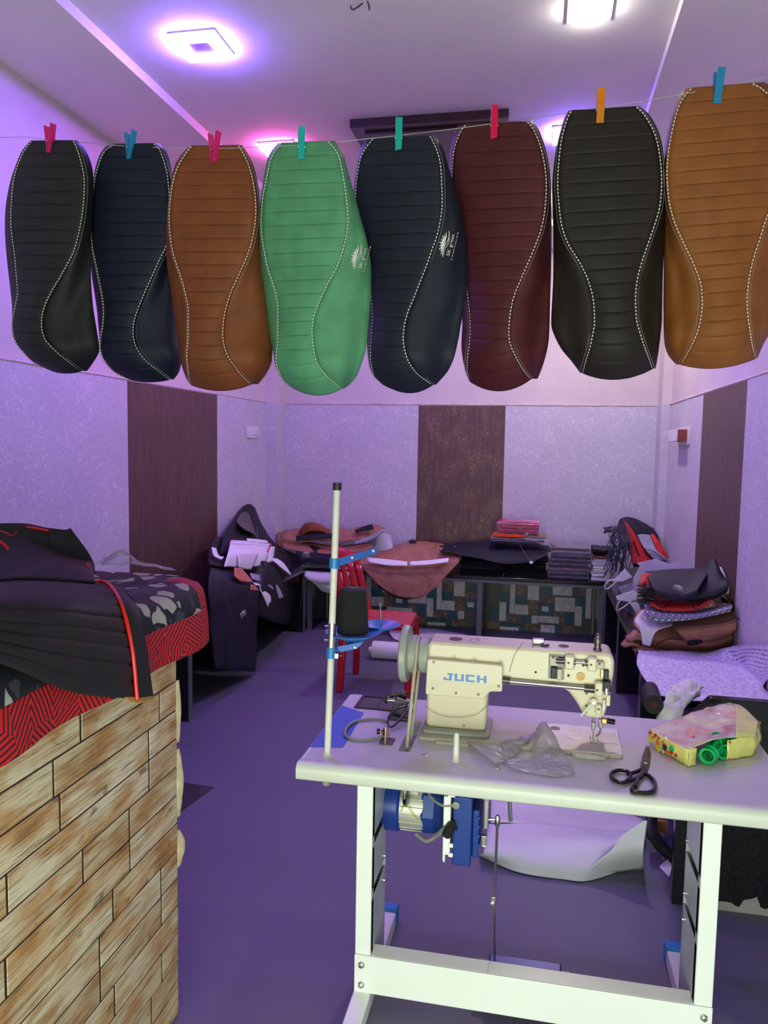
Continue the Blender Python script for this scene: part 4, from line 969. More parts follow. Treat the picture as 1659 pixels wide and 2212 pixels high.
# lettering built from bars
def bars(x0, z0, wd, ht, segs):
    mb = MB()
    for a, b, c, d_ in segs:
        xa, xb, za, zb = x0+a*wd, x0+c*wd, z0+b*ht, z0+d_*ht
        nn = 5
        za, zb = min(za, zb), max(za, zb)
        mb.box(xa, xb, ys-.0006, ys, za, zb)
    return mb
LA, LB = PY(ys, (958, 1468))[0], PY(ys, (1052, 1450))[0]
lw = (LB.x-LA.x)/4.45; lh = .0225
glyph = {'J': [(.58, .24, .86, .80), (0, 0, .86, .24), (0, .24, .26, .42), (.40, .80, 1, 1)], 'U': [(0, .24, .27, 1), (.68, .24, .95, 1), (0, 0, .95, .24)],
         'C': [(0, .24, .27, .76), (0, 0, .92, .24), (0, .76, .92, 1)], 'H': [(0, 0, .27, 1), (.70, 0, .97, 1), (.27, .40, .70, .62)]}
for i, ch in enumerate('JUCH'):
    bars(LA.x+i*lw*1.15, LA.z-.001-.0022*i*0, lw, lh, glyph[ch]).build('letter_'+ch.lower(), 'letter_blue', scov, smooth=False)
# hand wheel, pulley and belt
wc = (0, 2.405, .998)
MB().lathe([(.070, -.392), (.088, -.395), (.092, -.402), (.092, -.414), (.086, -.419), (.066, -.420), (.060, -.412), (.02, -.410)], 40, wc, 'x').build('hand_wheel', 'pulley_grey', sm)
MB().lathe([(.060, -.394), (.062, -.372), (.056, -.366), (.046, -.362), (.056, -.357), (.058, -.353), (.058, -.329), (.054, -.327)], 36, wc, 'x').build('pulley', 'pulley_grey', sm)
def strap(pts, wd, th):
    P = [Vector(p) for p in pts]; G = []
    for p in P: G.append([p+Vector((-wd/2, 0, 0)), p+Vector((wd/2, 0, 0))])
    return MB().grid(G)
hub = .056
bp = [(-.369, 2.212, .60), (-.3685, 2.230, .76), (-.366, 2.345, .985)]
for i in range(9):
    an = math.radians(190-20*i-5); bp.append((-.364, wc[1]+hub*math.cos(an), wc[2]+hub*math.sin(an)))
bp += [(-.366, 2.462, .985), (-.369, 2.315, .76), (-.370, 2.27, .60)]
strap(bp, .0095, .003).build('belt', 'belt', sm, solid=.004, ang=60)
strap([(-.3665, 2.306, .905), (-.3660, 2.340, .972)], .0108, .002).build('belt_tape', 'orange_tape', sm, solid=.0062, smooth=False)
# top fittings
tz = 1.0575
MB().lathe([(.021, 0), (.021, .0012), (.001, .0014)], 24, (-.245, 2.40, tz)).build('oil_cap', 'dark_wood', sm)
MB().tube(crv([(-.20, 2.39, tz), (-.192, 2.385, tz+.007), (-.18, 2.39, tz+.007), (-.172, 2.4, tz+.001)], 10), .0018, 6).build('thread_hook', 'steel', sm)
MB().lathe([(.016, 0), (.016, .0008), (.001, .001)], 20, (.09, 2.40, tz)).build('oil_cap', 'lining_grey', sm)
MB().box(-.005, .03, 2.395, 2.41, tz, tz+.018).box(-.006, -.002, 2.365, 2.41, tz, tz+.02).build('thread_guide', 'steel', sm, bevel=.002)
MB().tube([(.02, 2.38, tz), (.045, 2.375, tz+.006)], .004, 8).build('guide_tab', 'steel_dark', sm)
MB().lathe([(.013, 0), (.013, .005), (.010, .006), (.010, .018), (.0115, .020), (.0115, .036), (.009, .038), (.009, .046), (.006, .050)], 16, (.190, 2.38, tz)).build('pressure_screw', 'steel_dark', sm, ang=30)
# working parts on the near face of the head
yf = 2.345
def bx(name, mat, a, b, y0, y1, bev=.002):
    p, q_ = PY(yf, a)[0], PY(yf, b)[0]
    x0, x1, z0, z1 = min(p.x, q_.x), max(p.x, q_.x), min(p.z, q_.z), max(p.z, q_.z)
    return MB().box(x0, x1, yf-y1, yf-y0, z0, z1).build(name, mat, sm, bevel=bev)
def cyl_x(name, mat, pa, pb_, r, y=.012, n=16):
    a, b = PY(yf-y, pa)[0], PY(yf-y, pb_)[0]; return MB().tube([a, b], r, n).build(name, mat, sm, ang=40)
def dot(px, py, r, mat='rubber_black', name='screw', y=0.0, h=.002):
    c = PY(yf-y, (px, py))[0]
    return MB().lathe([(r, 0), (r, -h), (r*.5, -h*1.1)], 14, (c.x, yf-y, c.z), 'y').build(name, mat, sm)
cyl_x('shaft', 'steel', (1096, 1471), (1300, 1490), .0075)
cyl_x('shaft_collar', 'steel_dark', (1086, 1469), (1102, 1471), .010)
cyl_x('shaft_collar', 'steel_dark', (1262, 1487), (1284, 1489), .0115)
bx('shaft_bearing', 'cream_enamel', (1284, 1468), (1302, 1502), 0, .024, .006)
bx('crank_recess', 'steel_dark', (1186, 1412), (1218, 1468), 0, .002, .002)
bx('crank_plate', 'cream_dull', (1188, 1416), (1206, 1438), .002, .008)
bx('crank_link', 'cream_dull', (1203, 1442), (1214, 1468), .002, .014, .004)
bx('crank_block', 'rubber_black', (1190, 1438), (1203, 1464), .002, .014, .003)
cyl_x('rocker_shaft', 'steel', (1200, 1427), (1302, 1434), .0055, .012)
cyl_x('rocker_nut', 'steel_dark', (1201, 1427), (1222, 1428), .009, .012)
bx('rocker_bearing', 'cream_enamel', (1220, 1412), (1240, 1444), 0, .022, .005)
bx('rocker_bearing', 'cream_enamel', (1269, 1416), (1288, 1448), 0, .022, .005)
bx('rocker_arm', 'cream_dull', (1289, 1426), (1304, 1442), .004, .02, .003)
cyl_x('rocker_collar', 'steel_dark', (1239, 1430), (1243, 1430), .010, .012); cyl_x('rocker_collar', 'steel_dark', (1264, 1432), (1268, 1432), .010, .012)
dot(1254, 1461, .0125, 'amber_cap', 'oil_sight', 0, .004)
for px, py, r in ((1157, 1452, .0035), (1228, 1459, .004), (1260, 1437, .004), (1267, 1498, .003), (1266, 1538, .003), (1266, 1524, .003)): dot(px, py, r)
for px, py, yy in ((1228, 1432, .022), (1277, 1436, .022), (1295, 1434, .02), (1290, 1491, .024), (1195, 1420, .008), (1293, 1532, .016)): dot(px, py, .003, y=yy)
bx('tension_block', 'brass', (1297, 1442), (1303, 1463), 0, .015); bx('tension_clip', 'rubber_black', (1303, 1445), (1314, 1466), 0, .014)
bx('lifter_block', 'rubber_black', (1301, 1466), (1318, 1490), 0, .026, .003)
cyl_x('lifter_pin', 'steel', (1310, 1486), (1310, 1500), .008, .02)
bx('needle_guard', 'cream_enamel', (1309, 1498), (1317, 1522), 0, .016)
bx('link_bar', 'ivory_plastic', (1301, 1508), (1306, 1532), .008, .018, .002)
bx('foot_bar_block', 'cream_enamel', (1286, 1518), (1298, 1542), 0, .016, .005)
a, b = PY(yf-.018, (1282, 1517))[0], PY(yf-.026, (1254, 1547))[0]
dv = (b-a).normalized(); pp = dv.cross(Vector((0, 1, 0))).normalized()
lev = MB(); G = [[a+pp*.007, a-pp*.007], [a.lerp(b, .3)+pp*.0035, a.lerp(b, .3)-pp*.0045], [b+pp*.003, b-pp*.003]]
lev.grid(G); lev.build('presser_lever', 'ivory_plastic', sm, solid=.006)
MB().lathe([(.0105, 0), (.0105, -.010), (.004, -.011)], 18, (a.x, yf-.010, a.z), 'y').build('lever_hub', 'cream_enamel', sm)
MB().lathe([(.0055, 0), (.0055, -.003)], 6, (a.x, yf-.0215, a.z), 'y').build('lever_nut', 'steel', sm, ang=20)
nx = PY(2.40, (1282, 1560))[0].x
MB().tube([(nx, 2.40, .858), (nx, 2.40, .815)], .005, 12).build('needle_bar', 'steel', sm)
MB().box(nx-.006, nx+.006, 2.392, 2.408, .800, .825).build('needle_clamp', 'steel', sm, bevel=.002)
MB().tube([(nx, 2.40, .80), (nx+.0005, 2.40, .776)], .0012, 6).build('needle', 'steel', sm)
MB().tube([(nx+.022, 2.41, .87), (nx+.022, 2.41, .83)], .005, 12).build('presser_bar', 'steel', sm)
MB().box(nx+.016, nx+.030, 2.400, 2.420, .805, .835).build('presser_clamp', 'steel', sm, bevel=.002)
MB().tube(crv([(nx+.022, 2.405, .806), (nx+.020, 2.40, .79), (nx+.008, 2.395, .780), (nx+.002, 2.392, .776)], 10), .0035, 8).build('presser_shank', 'steel', sm)
MB().box(nx-.010, nx+.012, 2.375, 2.40, .7735, .782).box(nx-.009, nx-.003, 2.355, 2.376, .7735, .777).box(nx+.004, nx+.010, 2.355, 2.376, .7735, .777).build('presser_foot', 'steel', sm, bevel=.001)
MB().tube([(nx+.036, 2.37, .842), (nx+.060, 2.372, .839)], .0085, 12).build('guide_knob', 'steel_black', sm)
MB().box(nx+.020, nx+.038, 2.362, 2.378, .832, .85).build('guide_holder', 'brass', sm, bevel=.003)
MB().tube([(.23, 2.37, .905), (.243, 2.37, .905)], .004, 8).build('side_screw', 'steel_dark', sm)
c = PY(yf, (1002, 1567))[0]; MB().lathe([(.0055, 0), (.0055, -.002), (.001, -.0025)], 14, (c.x, yf, c.z), 'y').build('plastic_plug', 'amber_cap', sm)
# loose thread
def thread(pts, nm='loose_thread'): MB().tube(crv(pts, 40), .0006, 4).build(nm, 'cord_grey', sm)
thread(PY(2.342, (1130, 1388), (1112, 1415), (1100, 1452)) )
thread(PY(2.335, (918, 1525), (945, 1543), (985, 1550), (1030, 1543), (1060, 1515), (1082, 1490)))

# bobbin winder and tension stud beside the slot
bw = thing('bobbin_winder', (-.42, 2.46, TZ), 'metal bobbin winder with cables beside the belt slot', 'bobbin winder')
MB().box(-.47, -.40, 2.43, 2.55, TZ, TZ+.012).build('base', 'steel_dark', bw, bevel=.003)
MB().box(-.455, -.41, 2.45, 2.47, TZ+.012, TZ+.065, rot=Matrix.Rotation(.3, 3, 'Y')).box(-.455, -.42, 2.50, 2.52, TZ+.012, TZ+.075).build('frame', 'steel_dark', bw, bevel=.003)
MB().tube([(-.475, 2.47, TZ+.055), (-.385, 2.47, TZ+.055)], .005, 10).build('spindle', 'steel', bw)
MB().lathe([(.02, -.40), (.034, -.398), (.034, -.388), (.02, -.386)], 28, (0, 2.47, TZ+.055), 'x').build('friction_wheel', 'rubber_black', bw)
MB().lathe([(.012, -.475), (.012, -.472), (.006, -.471), (.006, -.455), (.012, -.454), (.012, -.451)], 20, (0, 2.47, TZ+.055), 'x').build('bobbin', 'steel', bw)
MB().tube(crv([(-.50, 2.53, TZ+.03), (-.47, 2.53, TZ+.055), (-.43, 2.53, TZ+.05)], 10), .012, 10).build('trip_latch', 'steel_dark', bw)
MB().tube(crv([(-.41, 2.44, TZ+.05), (-.44, 2.40, TZ+.045), (-.455, 2.36, TZ+.02), (-.44, 2.34, TZ+.012), (-.42, 2.38, TZ+.02), (-.40, 2.43, TZ+.04)], 24), .004, 8).build('trip_lever', 'steel_dark', bw)
MB().box(-.40, -.375, 2.44, 2.455, TZ+.04, TZ+.06).build('knob', 'steel', bw, bevel=.003)
cd = MB().tube(crv([(-.46, 2.40, TZ+.006), (-.50, 2.415, TZ+.006), (-.56, 2.385, TZ+.006), (-.578, 2.32, TZ+.008), (-.566, 2.25, TZ+.006), (-.52, 2.225, TZ+.006), (-.47, 2.25, TZ+.006), (-.435, 2.29, TZ+.010)], 50), .0045, 8)
tag(cd.build('grey_cable', 'cable_grey'), 'grey cable looped across the blue strip of the sewing table', 'cable')
tn = thing('thread_tension', (-.435, 2.235, TZ), 'small brass thread tension stud on an angle bracket', 'thread tension')
MB().box(-.455, -.412, 2.222, 2.275, TZ, TZ+.002).build('foot', 'steel_dark', tn)
MB().box(-.437, -.432, 2.222, 2.238, TZ, TZ+.055).build('upright', 'brass', tn, bevel=.001)
MB().lathe([(.009, -.462), (.009, -.455), (.004, -.453), (.005, -.446), (.004, -.444), (.011, -.443), (.011, -.440), (.004, -.437)], 16, (0, 2.232, TZ+.036), 'x').build('tension_knob', 'rubber_black', tn)
MB().lathe([(.0045, -.453), (.0045, -.440)], 14, (0, 2.232, TZ+.036), 'x').build('tension_spring', 'brass', tn)
MB().sphere((-.4345, 2.23, TZ+.058), .004, 8).build('thread_eye', 'steel', tn)

# ---------------------------------------------------------------- things on the table
sc = thing('scissors', (.30, 2.2, TZ), 'black handled tailor scissors lying on the sewing table', 'scissors')
def flat(pts, z0, z1): return MB().prism([(p.x, p.y) for p in pts], 'z', z0, z1)
bl = PZ(TZ+.01, (1401, 1608), (1386, 1640), (1381, 1663), (1393, 1668), (1403, 1650), (1406, 1625))
flat(bl, TZ+.004, TZ+.0075).build('blade', 'steel_black', sc, bevel=.001)
bl = PZ(TZ+.006, (1397, 1606), (1388, 1630), (1384, 1662), (1398, 1668), (1402, 1640))
flat(bl, TZ+.001, TZ+.004).build('blade', 'steel_black', sc, bevel=.001)
c = PZ(TZ+.008, (1395, 1650))[0]; MB().lathe([(.0055, 0), (.0055, .003), (.003, .004)], 12, (c.x, c.y, TZ+.0075)).build('pivot_screw', 'brass', sc)
def ring(pts, r, nm):
    P = PZ(TZ+.008, *pts); P = [p for p in P]
    cl = []; n = len(P)
    for i in range(n*4):
        t_ = i/4; k_ = int(t_); f_ = t_-k_
        p0, p1, p2, p3 = P[(k_-1) % n], P[k_ % n], P[(k_+1) % n], P[(k_+2) % n]
        cl.append(.5*((2*p1)+(p2-p0)*f_+(2*p0-5*p1+4*p2-p3)*f_*f_+(3*p1-p0-3*p2+p3)*f_**3))
    MB().tube(cl, r, 8, closed=True).build(nm, 'steel_black', sc)
ring([(1320, 1672), (1325, 1684), (1345, 1691), (1360, 1682), (1358, 1668), (1335, 1664)], .0055, 'finger_loop')
ring([(1375, 1690), (1365, 1708), (1390, 1713), (1412, 1708), (1414, 1690), (1400, 1675), (1386, 1672)], .0060, 'thumb_loop')
for pts in (((1356, 1672), (1372, 1668), (1390, 1660)), ((1352, 1686), (1366, 1685), (1383, 1680), (1392, 1664)), ((1372, 1700), (1380, 1680), (1390, 1664))):
    MB().tube(crv(PZ(TZ+.009, *pts), 10), .0055, 8).build('shank', 'steel_black', sc)
# torn yellow packet with green bobbins
pk = thing('plastic_packet', (.53, 2.43, TZ), 'torn yellow plastic packet showing green bobbins inside on the sewing table', 'packet')
base = PZ(TZ+.002, (1403, 1606), (1485, 1655), (1628, 1632), (1640, 1596), (1550, 1560))
A_, B_, C_, D_, E_ = base
up = Vector((0, 0, 1))
def quadp(pts, nm, mat, parent=pk, wr=.003, n=12, th=.0012):
    return cloth(nm, mat, pts, parent, n, n, wr, 30, 2.0, th)
h1, h2 = .052, .07
# left end, long yellow side, right end, top film
quadp([[A_+up*.048, A_.lerp(B_, .5)+up*.046, B_+up*.050], [A_+up*.03+Vector((-.006, -.004, 0)), A_.lerp(B_, .5)+up*.02+Vector((-.008, -.01, 0)), B_+up*.025+Vector((0, -.008, 0))], [A_, A_.lerp(B_, .5), B_]], 'end_wall', 'pack_yellow')
f1, f2 = B_.lerp(C_, .12), B_.lerp(C_, .58)
quadp([[B_+up*.050, B_.lerp(f1, .5)+up*.052, f1+up*.050], [B_+up*.025+Vector((0, -.008, 0)), B_.lerp(f1, .5)+up*.025+Vector((0, -.008, 0)), f1+up*.025], [B_, B_.lerp(f1, .5), f1]], 'side_wall', 'pack_yellow')
quadp([[f2+up*.058, f2.lerp(C_, .5)+up*.062, C_+up*.058], [f2+up*.03, f2.lerp(C_, .5)+up*.03+Vector((0, -.006, 0)), C_+up*.03+Vector((.004, -.004, 0))], [f2, f2.lerp(C_, .5), C_]], 'side_wall', 'pack_yellow')
quadp([[C_+up*.058, C_.lerp(D_, .5)+up*.062, D_+up*.055], [C_+up*.03+Vector((.004, -.004, 0)), C_.lerp(D_, .5)+up*.03+Vector((.012, 0, 0)), D_+up*.03], [C_, C_.lerp(D_, .5), D_]], 'end_wall', 'pack_yellow')
quadp([[A_+up*.048, A_.lerp(E_, .5)+up*.058, E_+up*.062], [B_.lerp(A_, .5)+up*.034, f1.lerp(E_, .45)+up*.050, D_.lerp(E_, .55)+up*.080], [B_+up*.050, f2.lerp(f1, .4)+up*.068, C_+up*.058]], 'top_film', 'pack_top', wr=.004, n=18)
quadp([[E_+up*.062, D_.lerp(E_, .5)+up*.06, D_+up*.055], [D_.lerp(E_, .6)+up*.079, D_.lerp(E_, .35)+up*.078, D_.lerp(C_, .4)+up*.068], [f2.lerp(C_, .3)+up*.066, f2.lerp(C_, .6)+up*.064, C_+up*.058]], 'top_flap', 'pack_yellow', wr=.003, n=14)
quadp([[E_+up*.062, D_.lerp(E_, .5)+up*.06, D_+up*.055], [E_+up*.03, D_.lerp(E_, .5)+up*.03, D_+up*.03], [E_, D_.lerp(E_, .5), D_]], 'back_wall', 'pack_yellow')
rowsW = [[A_+up*.048, A_.lerp(B_, .5)+up*.046, B_+up*.050], [A_+up*.03+Vector((-.006, -.004, 0)), A_.lerp(B_, .5)+up*.02+Vector((-.008, -.01, 0)), B_+up*.025+Vector((0, -.008, 0))], [A_, A_.lerp(B_, .5), B_]]
nW = (B_-A_).cross(up).normalized(); nW = nW if nW.y < 0 else -nW
rs_ = random.Random(5)
for i, (u_, v_, mm, r) in enumerate(((.07, .25, 'pack_red', .008), (.16, .38, 'orange_tape', .008), (.20, .18, 'pack_red', .009), (.31, .42, 'orange_tape', .011), (.30, .20, 'pack_red', .006), (.43, .25, 'orange_tape', .009), (.50, .40, 'pack_navy', .013), (.64, .28, 'bobbin_green', .013), (.66, .50, 'pack_red', .008), (.58, .62, 'orange_tape', .011), (.76, .55, 'pack_red', .008), (.10, .60, 'pack_lemon', .013), (.32, .75, 'pack_lemon', .016), (.45, .72, 'pack_pale', .010))):
    c = cr1([cr1(r_, u_) for r_ in rowsW], v_)+nW*(.0035+.0002*i)
    ex = (B_-A_).normalized(); P = []
    for k_ in range(9):
        an = 2*math.pi*k_/9; rr_ = r*rs_.uniform(.65, 1.15); P.append(c+ex*rr_*math.cos(an)+up*rr_*.75*math.sin(an))
    MB().add(P, [tuple(range(9))]).build('printed_spot', mm, pk, solid=.0006, smooth=False)
for (px, py) in ((1498, 1592), (1448, 1640), (1577, 1604), (1574, 1640)):
    c = PZ(TZ+.055, (px, py))[0]; MB().sphere(c, .0035, 8).build('heat_seal', 'pack_red', pk)
for i, (px, py) in enumerate(((1533, 1632), (1560, 1622), (1548, 1615), (1578, 1612))):
    c = PZ(TZ+.022, (px, py+4))[0]
    bo = MB().lathe([(.024, -.018), (.024, -.012), (.016, -.011), (.016, .011), (.024, .012), (.024, .018), (.012, .018), (.012, -.018)], 24, (0, 0, 0), 'y', close=False)
    Rm = Matrix.Rotation(.5 if i % 2 else -.5, 3, 'Z'); bo.v = [Rm @ v+Vector((c.x, c.y+.012, TZ+.0245+(.018 if i > 1 else 0))) for v in bo.v]
    o = bo.build('bobbin', 'bobbin_green', org=(c.x, c.y, TZ))
    tag(o, 'bright green plastic bobbin poking out of the torn yellow packet', 'bobbin', 'green bobbins in the packet')
# clear plastic bag
bg = thing('plastic_bag', (.02, 2.3, TZ), 'crumpled clear plastic bag lying before the sewing machine', 'plastic bag')
z_ = TZ+.004
cloth('bag_film', 'bag_clear', [PZ(z_, (1005, 1598), (1060, 1600), (1120, 1588), (1165, 1575)), PZ(z_+.02, (1030, 1620), (1075, 1612), (1130, 1600), (1150, 1590)), PZ(z_+.004, (1070, 1650), (1100, 1640), (1135, 1612), (1145, 1605))], bg, 24, 18, .006, 26, 3, .0006)
cloth('bag_film', 'bag_clear', [PY(2.36, (1158, 1572), (1170, 1558), (1180, 1560), (1190, 1575)), PY(2.28, (1152, 1605), (1172, 1590), (1195, 1595), (1212, 1615)), PZ(z_+.004, (1148, 1630), (1175, 1640), (1205, 1645), (1235, 1655)), PZ(z_, (1165, 1650), (1190, 1668), (1215, 1672), (1242, 1662))], bg, 24, 24, .005, 26, 5, .0006)
cloth('bag_film', 'bag_clear', [PZ(z_, (1085, 1640), (1130, 1640), (1180, 1640), (1235, 1650)), PZ(z_+.008, (1100, 1655), (1140, 1655), (1190, 1660), (1240, 1668)), PZ(z_, (1140, 1668), (1160, 1672), (1200, 1678), (1240, 1672))], bg, 20, 14, .004, 26, 7, .0006)
#==SECTION_END sewing table
# ---------------------------------------------------------------- plank fronted counter
CX, CY0, CY1, CZ = -.972, .35, 1.95, 1.247
ct = thing('counter', (-1.35, 1.2, 0), 'tall counter faced with printed wooden planks in front of the left bench', 'counter')
MB().box(-1.75, CX-.0118, CY0, CY1, .006, CZ).build('carcass', 'plank_back', ct, smooth=False)
MB().box(-1.78, -.945, CY0-.02, 2.02, CZ, CZ+.025).build('counter_top', 'dark_wood', ct, bevel=.004)
rows = 15; rh = (CZ-.006)/rows
random.seed(21)
shared = {}
for r in range(rows):
    z0 = .006+r*rh; y = CY1+.0
    k_ = 0
    while y > .62:
        ln = random.choice([.20, .30, .38, .46, .55]) if k_ else random.choice([.10, .16, .26, .34])
        ya = max(y-ln, .60)
        key = (round(y-ya, 3), r % 3)
        th = random.choice([.0017, .0022, .0027])
        j = random.uniform(-.004, .004) if False else 0
        MB().box(CX-.012, CX-.012+th, ya+.0036, y-.0036, z0+.0019, z0+rh-.0019).build('plank', 'plank', ct, bevel=.0015, seg=1, smooth=False)
        y = ya; k_ += 1
# curled paper edge at the far corner
for z0, z1, w_ in ((.60, .80, .012), (.45, .56, .016), (.82, 1.0, .006)):
    pts = [[(CX-.0125, CY1-.004, z0+(z1-z0)*i/6), (CX-.008+w_*math.sin(math.pi*i/6)*.5, CY1+.006+w_*math.sin(math.pi*i/6), z0+(z1-z0)*i/6), (CX-.010, CY1+.008+w_*1.2*math.sin(math.pi*i/6), z0+(z1-z0)*i/6)] for i in range(7)]
    cloth('peeled_edge', 'peel_paper', pts, ct, 8, 16, .002, 30, 1, .002)

# cloth over the counter: field on top, striped red hem hanging down the front and over the far end
CT = CZ+.027
prof = [(-1.70, CT), (-1.3, CT+.004), (-1.02, CT+.004), (-.955, CT), (-.925, CT-.018), (-.912, CT-.07)]
hem = [(-.912, CT-.07), (-.905, CT-.11), (-.900, CT-.165)]
def along(pr, ys_, wob):
    G = []
    for yy in ys_:
        P = crv([(x, 0, z) for x, z in pr], 24)
        g = []
        for i, p in enumerate(P):
            f_ = max(0, (CT-p.z)/.16)
            ce_ = max(0, (yy-1.99)/.055); px_ = p.x-.075*ce_**2.2*(1 if p.x > -1.0 else 0)
            g.append(Vector((px_+wob*f_*math.sin(yy*17+1)+.006*noise.noise(Vector((yy*6, p.x*5, p.z*7))), yy, p.z+.004*noise.noise(Vector((yy*7, p.x*6, 2))))))
        G.append(g)
    return G
ysn = [.45+(1.96-.45)*i/40 for i in range(40)]+[1.953+.1*i/10 for i in range(11)]
cl = thing('patterned_cloth', (-1.3, 1.3, CZ+.025), 'dark leaf print cloth with a red striped hem over the counter', 'cloth')
def uvgrid(G, v0, vsign=1):
    UV = []
    for i, g in enumerate(G):
        acc = 0; UV.append([])
        for j, p in enumerate(g):
            if j: acc += (g[j]-g[j-1]).length
            UV[-1].append((p.y, v0+vsign*acc))
    return UV
G = along(prof, ysn, .012)
def mk(name, G, vfun):
    UV = []
    for g in G:
        acc = 0; UV.append([])
        for j, p in enumerate(g):
            if j: acc += (g[j]-g[j-1]).length
            UV[-1].append((p.y, vfun(acc)+(6.0 if p.y > 1.955 and p.x > -1.0 else 0)))
    return MB().grid(G, UV).build(name, 'leaf_cloth', cl, solid=.003, ang=180)
mk('field', G, lambda a: -2.0+a)
mk('hem_band', along(hem, ysn, .012), lambda a: 1.0+a)
# far end fall: red band
rowsE = []
for x in [-1.70, -1.4, -1.2, -1.1, -1.04, -1.0]:
    rowsE.append([(x, 2.033, CT+.002 if x < -.96 else CT-(x+.96)*.9), (x+.004, 2.06, CT-.02), (x+.008, 2.075, CT-.08), (x+.012, 2.078, CT-.165)])
Ge, UVe = patch(rowsE, 14, 30, .004, 8, 3)
MB().grid(Ge, [[(a, 1.0+b) for a, b in r] for r in UVe]).build('end_band', 'leaf_cloth', cl, solid=.003, ang=180)

# black seat covers with red piping on the counter
ZT = CT+.012
sa = thing('folded_seat_cover', (-1.1, 1.7, ZT), 'black ribbed seat cover with red piping draped over the counter front', 'seat cover')
R0 = PZ(ZT+.03, (-90, 1262), (40, 1258), (140, 1256), (232, 1262))
R1 = PX(-.93, (-90, 1300), (50, 1296), (160, 1300), (258, 1308))
R2 = PX(-.885, (-90, 1350), (55, 1372), (172, 1385), (280, 1400))
R3 = PX(-.872, (-90, 1392), (62, 1455), (180, 1498), (293, 1509))
G, UV = patch([R0, R1, R2, R3], 40, 60, .004, 7, 2)
for i, g in enumerate(G):
    for j in range(len(g)):
        f_ = (j/39*9) % 1.0
        pass
nrib = 9
for i in range(60):
    for j in range(40):
        ph = (i/59*nrib) % 1.0; dd = min(ph, 1-ph)
        G[i][j] = G[i][j]+Vector((-.006*math.exp(-(dd/.09)**2), 0, 0))
MB().grid(G, UV).build('ribbed_panel', 'leather_black', sa, solid=.004, ang=180)
F0 = [PZ(ZT+.03, (232, 1262))[0], PZ(ZT+.02, (262, 1272))[0], PZ(ZT+.012, (286, 1290))[0]]
F1 = [PX(-.93, (258, 1308))[0], PX(-.905, (285, 1318))[0], PX(-.893, (304, 1335))[0]]
F2 = [PX(-.885, (280, 1400))[0], PX(-.878, (303, 1410))[0], PX(-.878, (318, 1420))[0]]
F3 = [PX(-.872, (293, 1509))[0], PX(-.866, (312, 1506))[0], PX(-.868, (330, 1503))[0]]
cloth('edge_flap', 'leather_black', [F0, F1, F2, F3], sa, 10, 30, .001, 10, 1, .004)
pipe = crv([PZ(ZT+.03, (205, 1258))[0], F0[0]+Vector((0, 0, .003)), F1[0]+Vector((.006, 0, 0)), F2[0]+Vector((.006, 0, 0)), F3[0]+Vector((.004, 0, 0))], 40)
MB().tube(pipe, .0045, 8).build('piping', 'red_piping', sa)
cloth('foam_lining', 'foam_tan', [PX(-.876, (268, 1506), (300, 1502), (332, 1500)), PX(-.874, (275, 1514), (302, 1519), (330, 1510))], sa, 10, 6, .001, 9, 1, .003)
sb_ = thing('folded_seat_cover', (-1.4, 1.95, ZT), 'black seat cover with red piping heaped at the back of the counter', 'seat cover')
B0 = PZ(ZT+.035, (-120, 1252), (40, 1252), (130, 1254), (205, 1258))
B1 = PY(1.86, (-120, 1200), (30, 1190), (110, 1196), (200, 1224))
B2 = PY(1.93, (-120, 1165), (20, 1158), (90, 1172), (190, 1200))
B3 = PY(1.97, (-120, 1140), (40, 1135), (105, 1143), (152, 1143))
B4 = PY(1.99, (-120, 1180), (40, 1180), (120, 1185), (175, 1190))
cloth('heaped_panel', 'leather_black', [B0, B1, B2, B3, B4], sb_, 36, 44, .008, 6, 5, .004)
MB().tube(crv(PY(1.855, (-40, 1150), (0, 1170), (18, 1190), (16, 1215), (0, 1240), (-30, 1260)), 24), .0045, 8).build('piping', 'red_piping', sb_)
MB().tube(crv(PY(1.855, (186, 1216), (193, 1232), (196, 1250), (206, 1260)), 16), .0045, 8).build('piping', 'red_piping', sb_)
MB().tube(crv(PY(1.955, (58, 1139), (80, 1142), (106, 1147)), 12), .0040, 8).build('piping', 'red_piping', sb_)
MB().tube(crv(PY(1.90, (-30, 1142), (5, 1148), (25, 1157), (36, 1150)), 16), .0016, 6).build('thread', 'red_piping', sb_)
cloth('side_wing', 'leather_black', [PY(1.955, (105, 1145), (130, 1150), (152, 1141)), PY(1.93, (110, 1175), (150, 1178), (185, 1185)), PY(1.91, (120, 1205), (165, 1212), (202, 1214)), PZ(ZT+.03, (140, 1235), (180, 1238), (206, 1236))], sb_, 16, 20, .003, 9, 2, .004)
pw = cloth('plastic_wrap', 'clear_wrap', [PY(1.96, (205, 1222), (250, 1218), (300, 1222), (380, 1230)), PY(1.99, (225, 1205), (262, 1188), (300, 1212), (375, 1226)), PY(2.02, (220, 1225), (262, 1200), (310, 1222), (380, 1232))], None, 26, 16, .008, 20, 4, .0006)
tag(pw, 'crumpled clear plastic wrap on the far end of the patterned cloth', 'plastic wrap')

